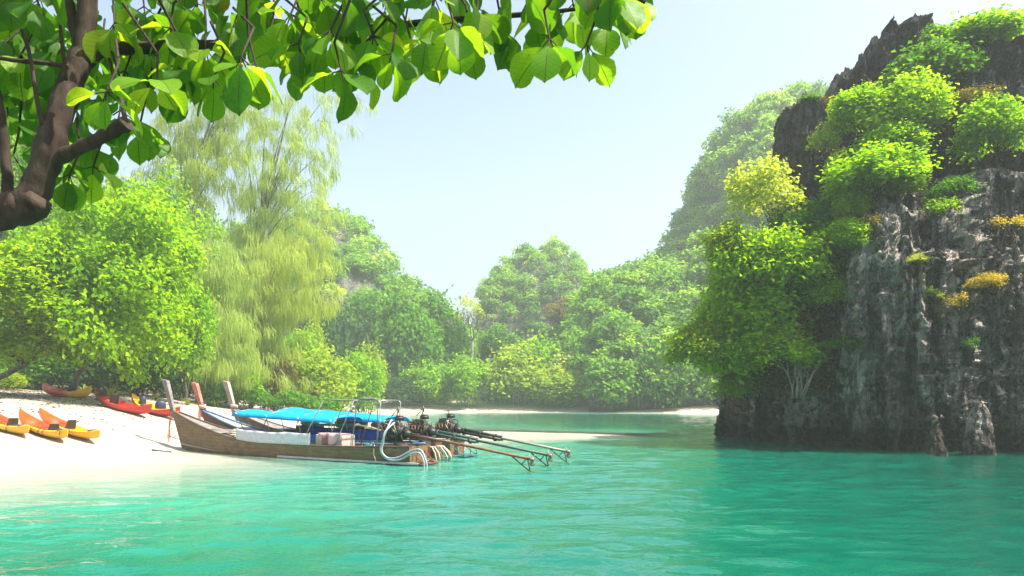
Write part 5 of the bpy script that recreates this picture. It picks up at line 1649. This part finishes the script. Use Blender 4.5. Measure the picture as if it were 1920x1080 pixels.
def leaf_mesh(k):
    """broad leaf of length 1 from its stalk end, widest beyond the middle, curled and wavy"""
    g = random.Random(500 + k)
    nl, nw = 9, 7
    V, UV = [], []
    curl, fold, wav = g.uniform(.10, .75), g.uniform(.05, .40), g.uniform(.0, .05)
    wm = g.uniform(.31, .38)
    for i in range(nl):
        q = (0, .12, .3, .5, .68, .82, .92, .975, 1.0)[i]
        w = wm * max(0.0, math.sin(math.pi * q ** 1.4)) ** .6 + .004
        w = max(w, .006)
        for j in range(nw):
            s = -1 + 2 * j / (nw - 1)
            x_ = w * s
            z = fold * abs(x_) + wav * math.sin(q * 11 + s * 3) * abs(s) - curl * q * q * .55
            y = q - curl * .25 * q ** 3 + (.03 * (1 - abs(s)) if i == nl - 1 else 0) - .03 * abs(s) * q
            V.append((x_, y, z)); UV.append((j / (nw - 1), q))
    F4 = grid_faces(nl, nw)
    me = np_mesh('leaf', V, F4, BIGLEAF, True, UV)
    return me


LEAVES = [leaf_mesh(k) for k in range(9)]
tree_foot = Vector((-4.7, 3.3, tz(-4.7, 3.3)))
OT = empty('overhanging_tree', tree_foot, 0, 'broad-leaved tree leaning in from the upper left close to the camera', 'tree')
def O(px, py, Y): return P(px, py, Y) - tree_foot


def spline(pts, n=6):
    V_ = [Vector(p) for p in pts]; Q = []
    for i in range(len(V_) - 1):
        p0, p1, p2, p3 = V_[max(i - 1, 0)], V_[i], V_[i + 1], V_[min(i + 2, len(V_) - 1)]
        for q in np.linspace(0, 1, n, endpoint=False):
            Q.append(0.5 * (2 * p1 + (p2 - p0) * q + (2 * p0 - 5 * p1 + 4 * p2 - p3) * q * q + (3 * p1 - p0 - 3 * p2 + p3) * q ** 3))
    return Q + [V_[-1]]


def limb(pts, radii, name='branch', mat=BARKN, n=10):
    Q = spline(pts); k = len(Q)
    rr = np.interp(np.linspace(0, 1, k), np.linspace(0, 1, len(radii)), radii)
    g = random.Random(k + int(abs(pts[0][0] * 100)))
    m = MB(); m.tube([q + Vector((g.uniform(-1, 1), g.uniform(-1, 1), g.uniform(-1, 1))) * r_ * .10 for q, r_ in zip(Q, rr)], [r_ * g.uniform(.93, 1.08) for r_ in rr], n)
    return m.build(name, mat, OT)


B0 = 3.3
limb([(0, 0, -.3), (.1, .05, .8), (.5, .05, 1.9), O(-150, 425, B0), O(-40, 410, B0), O(45, 388, B0), O(70, 370, B0)], [.17, .15, .13, .10, .088, .080, .07], 'trunk', BARKN, 14)
limb([O(48, 385, B0), O(76, 335, B0), O(98, 260, B0), O(122, 185, B0 + .05), O(150, 110, B0 + .1), O(163, 40, B0 + .1), O(168, -60, B0 + .1), O(180, -200, B0 + .2)], [.075, .066, .064, .058, .052, .046, .042, .03])
limb([O(98, 300, B0), O(135, 285, B0 - .02), O(185, 260, B0 - .05), O(238, 232, B0 - .08)], [.042, .032, .030, .034])
limb([O(152, 120, B0 + .1), O(195, 95, B0 + .15), O(260, 90, B0 + .3), O(350, 86, B0 + .4), O(450, 82, B0 + .5), O(560, 66, B0 + .5), O(700, 52, B0 + .45), O(860, 36, B0 + .4), O(1000, 26, B0 + .35), O(1120, 12, B0 + .3), O(1230, -5, B0 + .25)], [.040, .034, .032, .030, .026, .022, .019, .016, .013, .010, .007])
limb([O(150, 80, B0 + .1), O(140, 50, B0 + .1), O(128, 0, B0 + .1), O(120, -80, B0 + .1)], [.034, .028, .024, .02])
limb([O(12, 400, B0 + .1), O(14, 340, B0 + .1), O(6, 250, B0 + .1), O(-6, 170, B0 + .1)], [.03, .026, .022, .018])
limb([O(-60, -120, B0), O(150, -150, B0 + .2), O(420, -130, B0 + .3), O(700, -90, B0 + .2), O(900, -50, B0), O(1130, -30, B0 - .1), O(1210, 5, B0 - .1)], [.05, .045, .04, .03, .022, .014, .008])
limb([O(236, 232, B0 - .08), O(228, 190, B0), O(215, 150, B0 + .05), O(205, 110, B0 + .1)], [.012, .010, .009, .008], 'twig')
limb([O(80, 235, B0 - .05), O(68, 180, B0 - .05), O(55, 100, B0 - .05), O(38, 48, B0 - .05)], [.013, .010, .009, .008], 'twig')
limb([O(124, 150, B0 - .1), O(118, 95, B0 - .1), O(112, 40, B0 - .1)], [.008, .008, .007], 'twig')
limb([O(130, 125, B0), O(80, 118, B0), O(20, 112, B0), O(-40, 100, B0)], [.012, .011, .010, .008], 'twig')

# clusters of leaves: (px, py, distance, number)
CL = []
for px, py, n in ((20, 40, 6), (75, 15, 4), (-10, 150, 6), (40, 120, 6), (70, 95, 5), (95, 150, 6), (15, 230, 5), (60, 175, 5), (130, 345, 5), (175, 330, 4), (25, 310, 3),
                  (225, 225, 5), (262, 255, 4), (200, 190, 5), (180, 130, 6), (235, 150, 6), (280, 110, 7), (215, 60, 6), (270, 30, 4), (320, 70, 7), (335, 140, 6), (295, 170, 5), (370, 25, 4), (385, 110, 7), (400, 165, 4), (440, 60, 7), (452, 125, 4), (480, 20, 4), (505, 85, 6), (545, 45, 7),
                  (560, 100, 5), (600, 15, 4), (620, 75, 6), (660, 40, 7), (650, 120, 4), (700, 85, 6), (725, 20, 4), (760, 60, 6), (775, 110, 3), (815, 15, 4), (850, 60, 5), (895, 30, 4), (940, 60, 5), (960, -5, 4), (1010, 45, 5), (1030, 90, 4), (1075, 25, 4), (1100, 100, 4), (1140, 55, 4), (1150, 0, 4), (1185, 10, 4), (690, 150, 2), (560, 135, 4), (600, 115, 4), (640, 150, 3), (735, 118, 4), (800, 85, 4), (480, 140, 3), (350, 175, 3), (880, 80, 3)):
    CL.append((px, py, n))
g = random.Random(77)
nleaf = 0
tw = MB()
def put_leaf(name_ok, base, yaw, pitch, roll, s):
    rot = Matrix.Rotation(yaw, 4, 'Z') @ Matrix.Rotation(pitch, 4, 'X') @ Matrix.Rotation(roll, 4, 'Y')
    return Matrix.Translation(base) @ rot @ Matrix.Scale(s, 4)
for (px, py, n) in CL:
    Yd = B0 + g.uniform(-.45, .55) + (.55 if px < 190 and py < 300 else 0)
    c = O(px, py - 18, Yd)
    # petiole bunch hangs from a short twig that runs up into the crown
    tw.tube([c + Vector((g.uniform(-.15, .15), g.uniform(-.1, .2), .32)), c + Vector((g.uniform(-.05, .05), .03, .14)), c], [.007, .006, .005], 5, False)
    a0 = g.uniform(0, 6.28)
    for k in range(n):
        yaw = a0 + k * 6.28 / n + g.uniform(-.4, .4)
        pitch = R(-g.uniform(15, 82))
        s = g.uniform(.13, .22)
        d = Vector((-math.sin(yaw) * math.cos(pitch), math.cos(yaw) * math.cos(pitch), math.sin(pitch)))
        b_ = c + d * .045
        tw.tube([c, b_], [.0035, .003], 4, False)
        o = link('leaf', LEAVES[g.randrange(9)], OT)
        o.matrix_parent_inverse = Matrix()
        o.matrix_local = put_leaf(True, b_, yaw, pitch, g.uniform(-.5, .5), s)
        nleaf += 1
        if nleaf >= 299: break
    if nleaf >= 299: break
tag(tw.build('petioles', BARKN, OT), None, None, None, 'stuff')
print('near leaves', nleaf)
# the rest of the crown, higher up and mostly above the frame
VV, FF, UU, base = [], [], [], 0
src = []
for me in LEAVES:
    co = np.zeros(len(me.vertices) * 3, np.float32); me.vertices.foreach_get('co', co)
    src.append(co.reshape(-1, 3))
F4 = grid_faces(9, 7)
uvl = np.array([(j / 6, i / 8) for i in range(9) for j in range(7)])
for i in range(1000):
    px = g.uniform(-250, 1230) if i < 860 else g.uniform(-60, 235); top = (105 if 420 < px < 800 else 60) if px < 930 else 0
    py = g.uniform(-330, top - 10 if px > 420 else 150)
    Yd = B0 + g.uniform(-.3, 1.4)
    if i >= 860: py = g.uniform(50, 300)
    if py > 20: Yd = B0 + g.uniform(.35, 1.4)
    M_ = put_leaf(True, O(px, py, Yd), g.uniform(0, 6.28), R(-g.uniform(5, 75)), g.uniform(-.6, .6), g.uniform(.13, .23))
    A = np.array(M_)
    VV.append(src[g.randrange(9)] @ A[:3, :3].T + A[:3, 3]); FF.append(F4 + base); UU.append(uvl); base += 63
o = link('foliage', np_mesh('foliage', np.concatenate(VV), np.concatenate(FF), BIGLEAF, True, np.concatenate(UU)), OT)
tag(o, None, None, None, 'stuff')

# ================================================================== HAZE
hz = bpy.data.materials.new('haze')
hz.use_nodes = True
ht = hz.node_tree; ht.nodes.clear()
ho = ht.nodes.new('ShaderNodeOutputMaterial'); hv_ = ht.nodes.new('ShaderNodeVolumePrincipled')
hv_.inputs['Color'].default_value = HAZE_COL
hv_.inputs['Density'].default_value = HAZE_DENSITY
hv_.inputs['Anisotropy'].default_value = HAZE_ANISO
ht.links.new(hv_.outputs[0], ho.inputs['Volume'])
m = MB(); m.box((20, 135, 42), (640, 370, 100))
o = link('haze', m.mesh('haze', hz)); tag(o, 'pale sunlit haze over the lagoon', None, None, 'stuff')
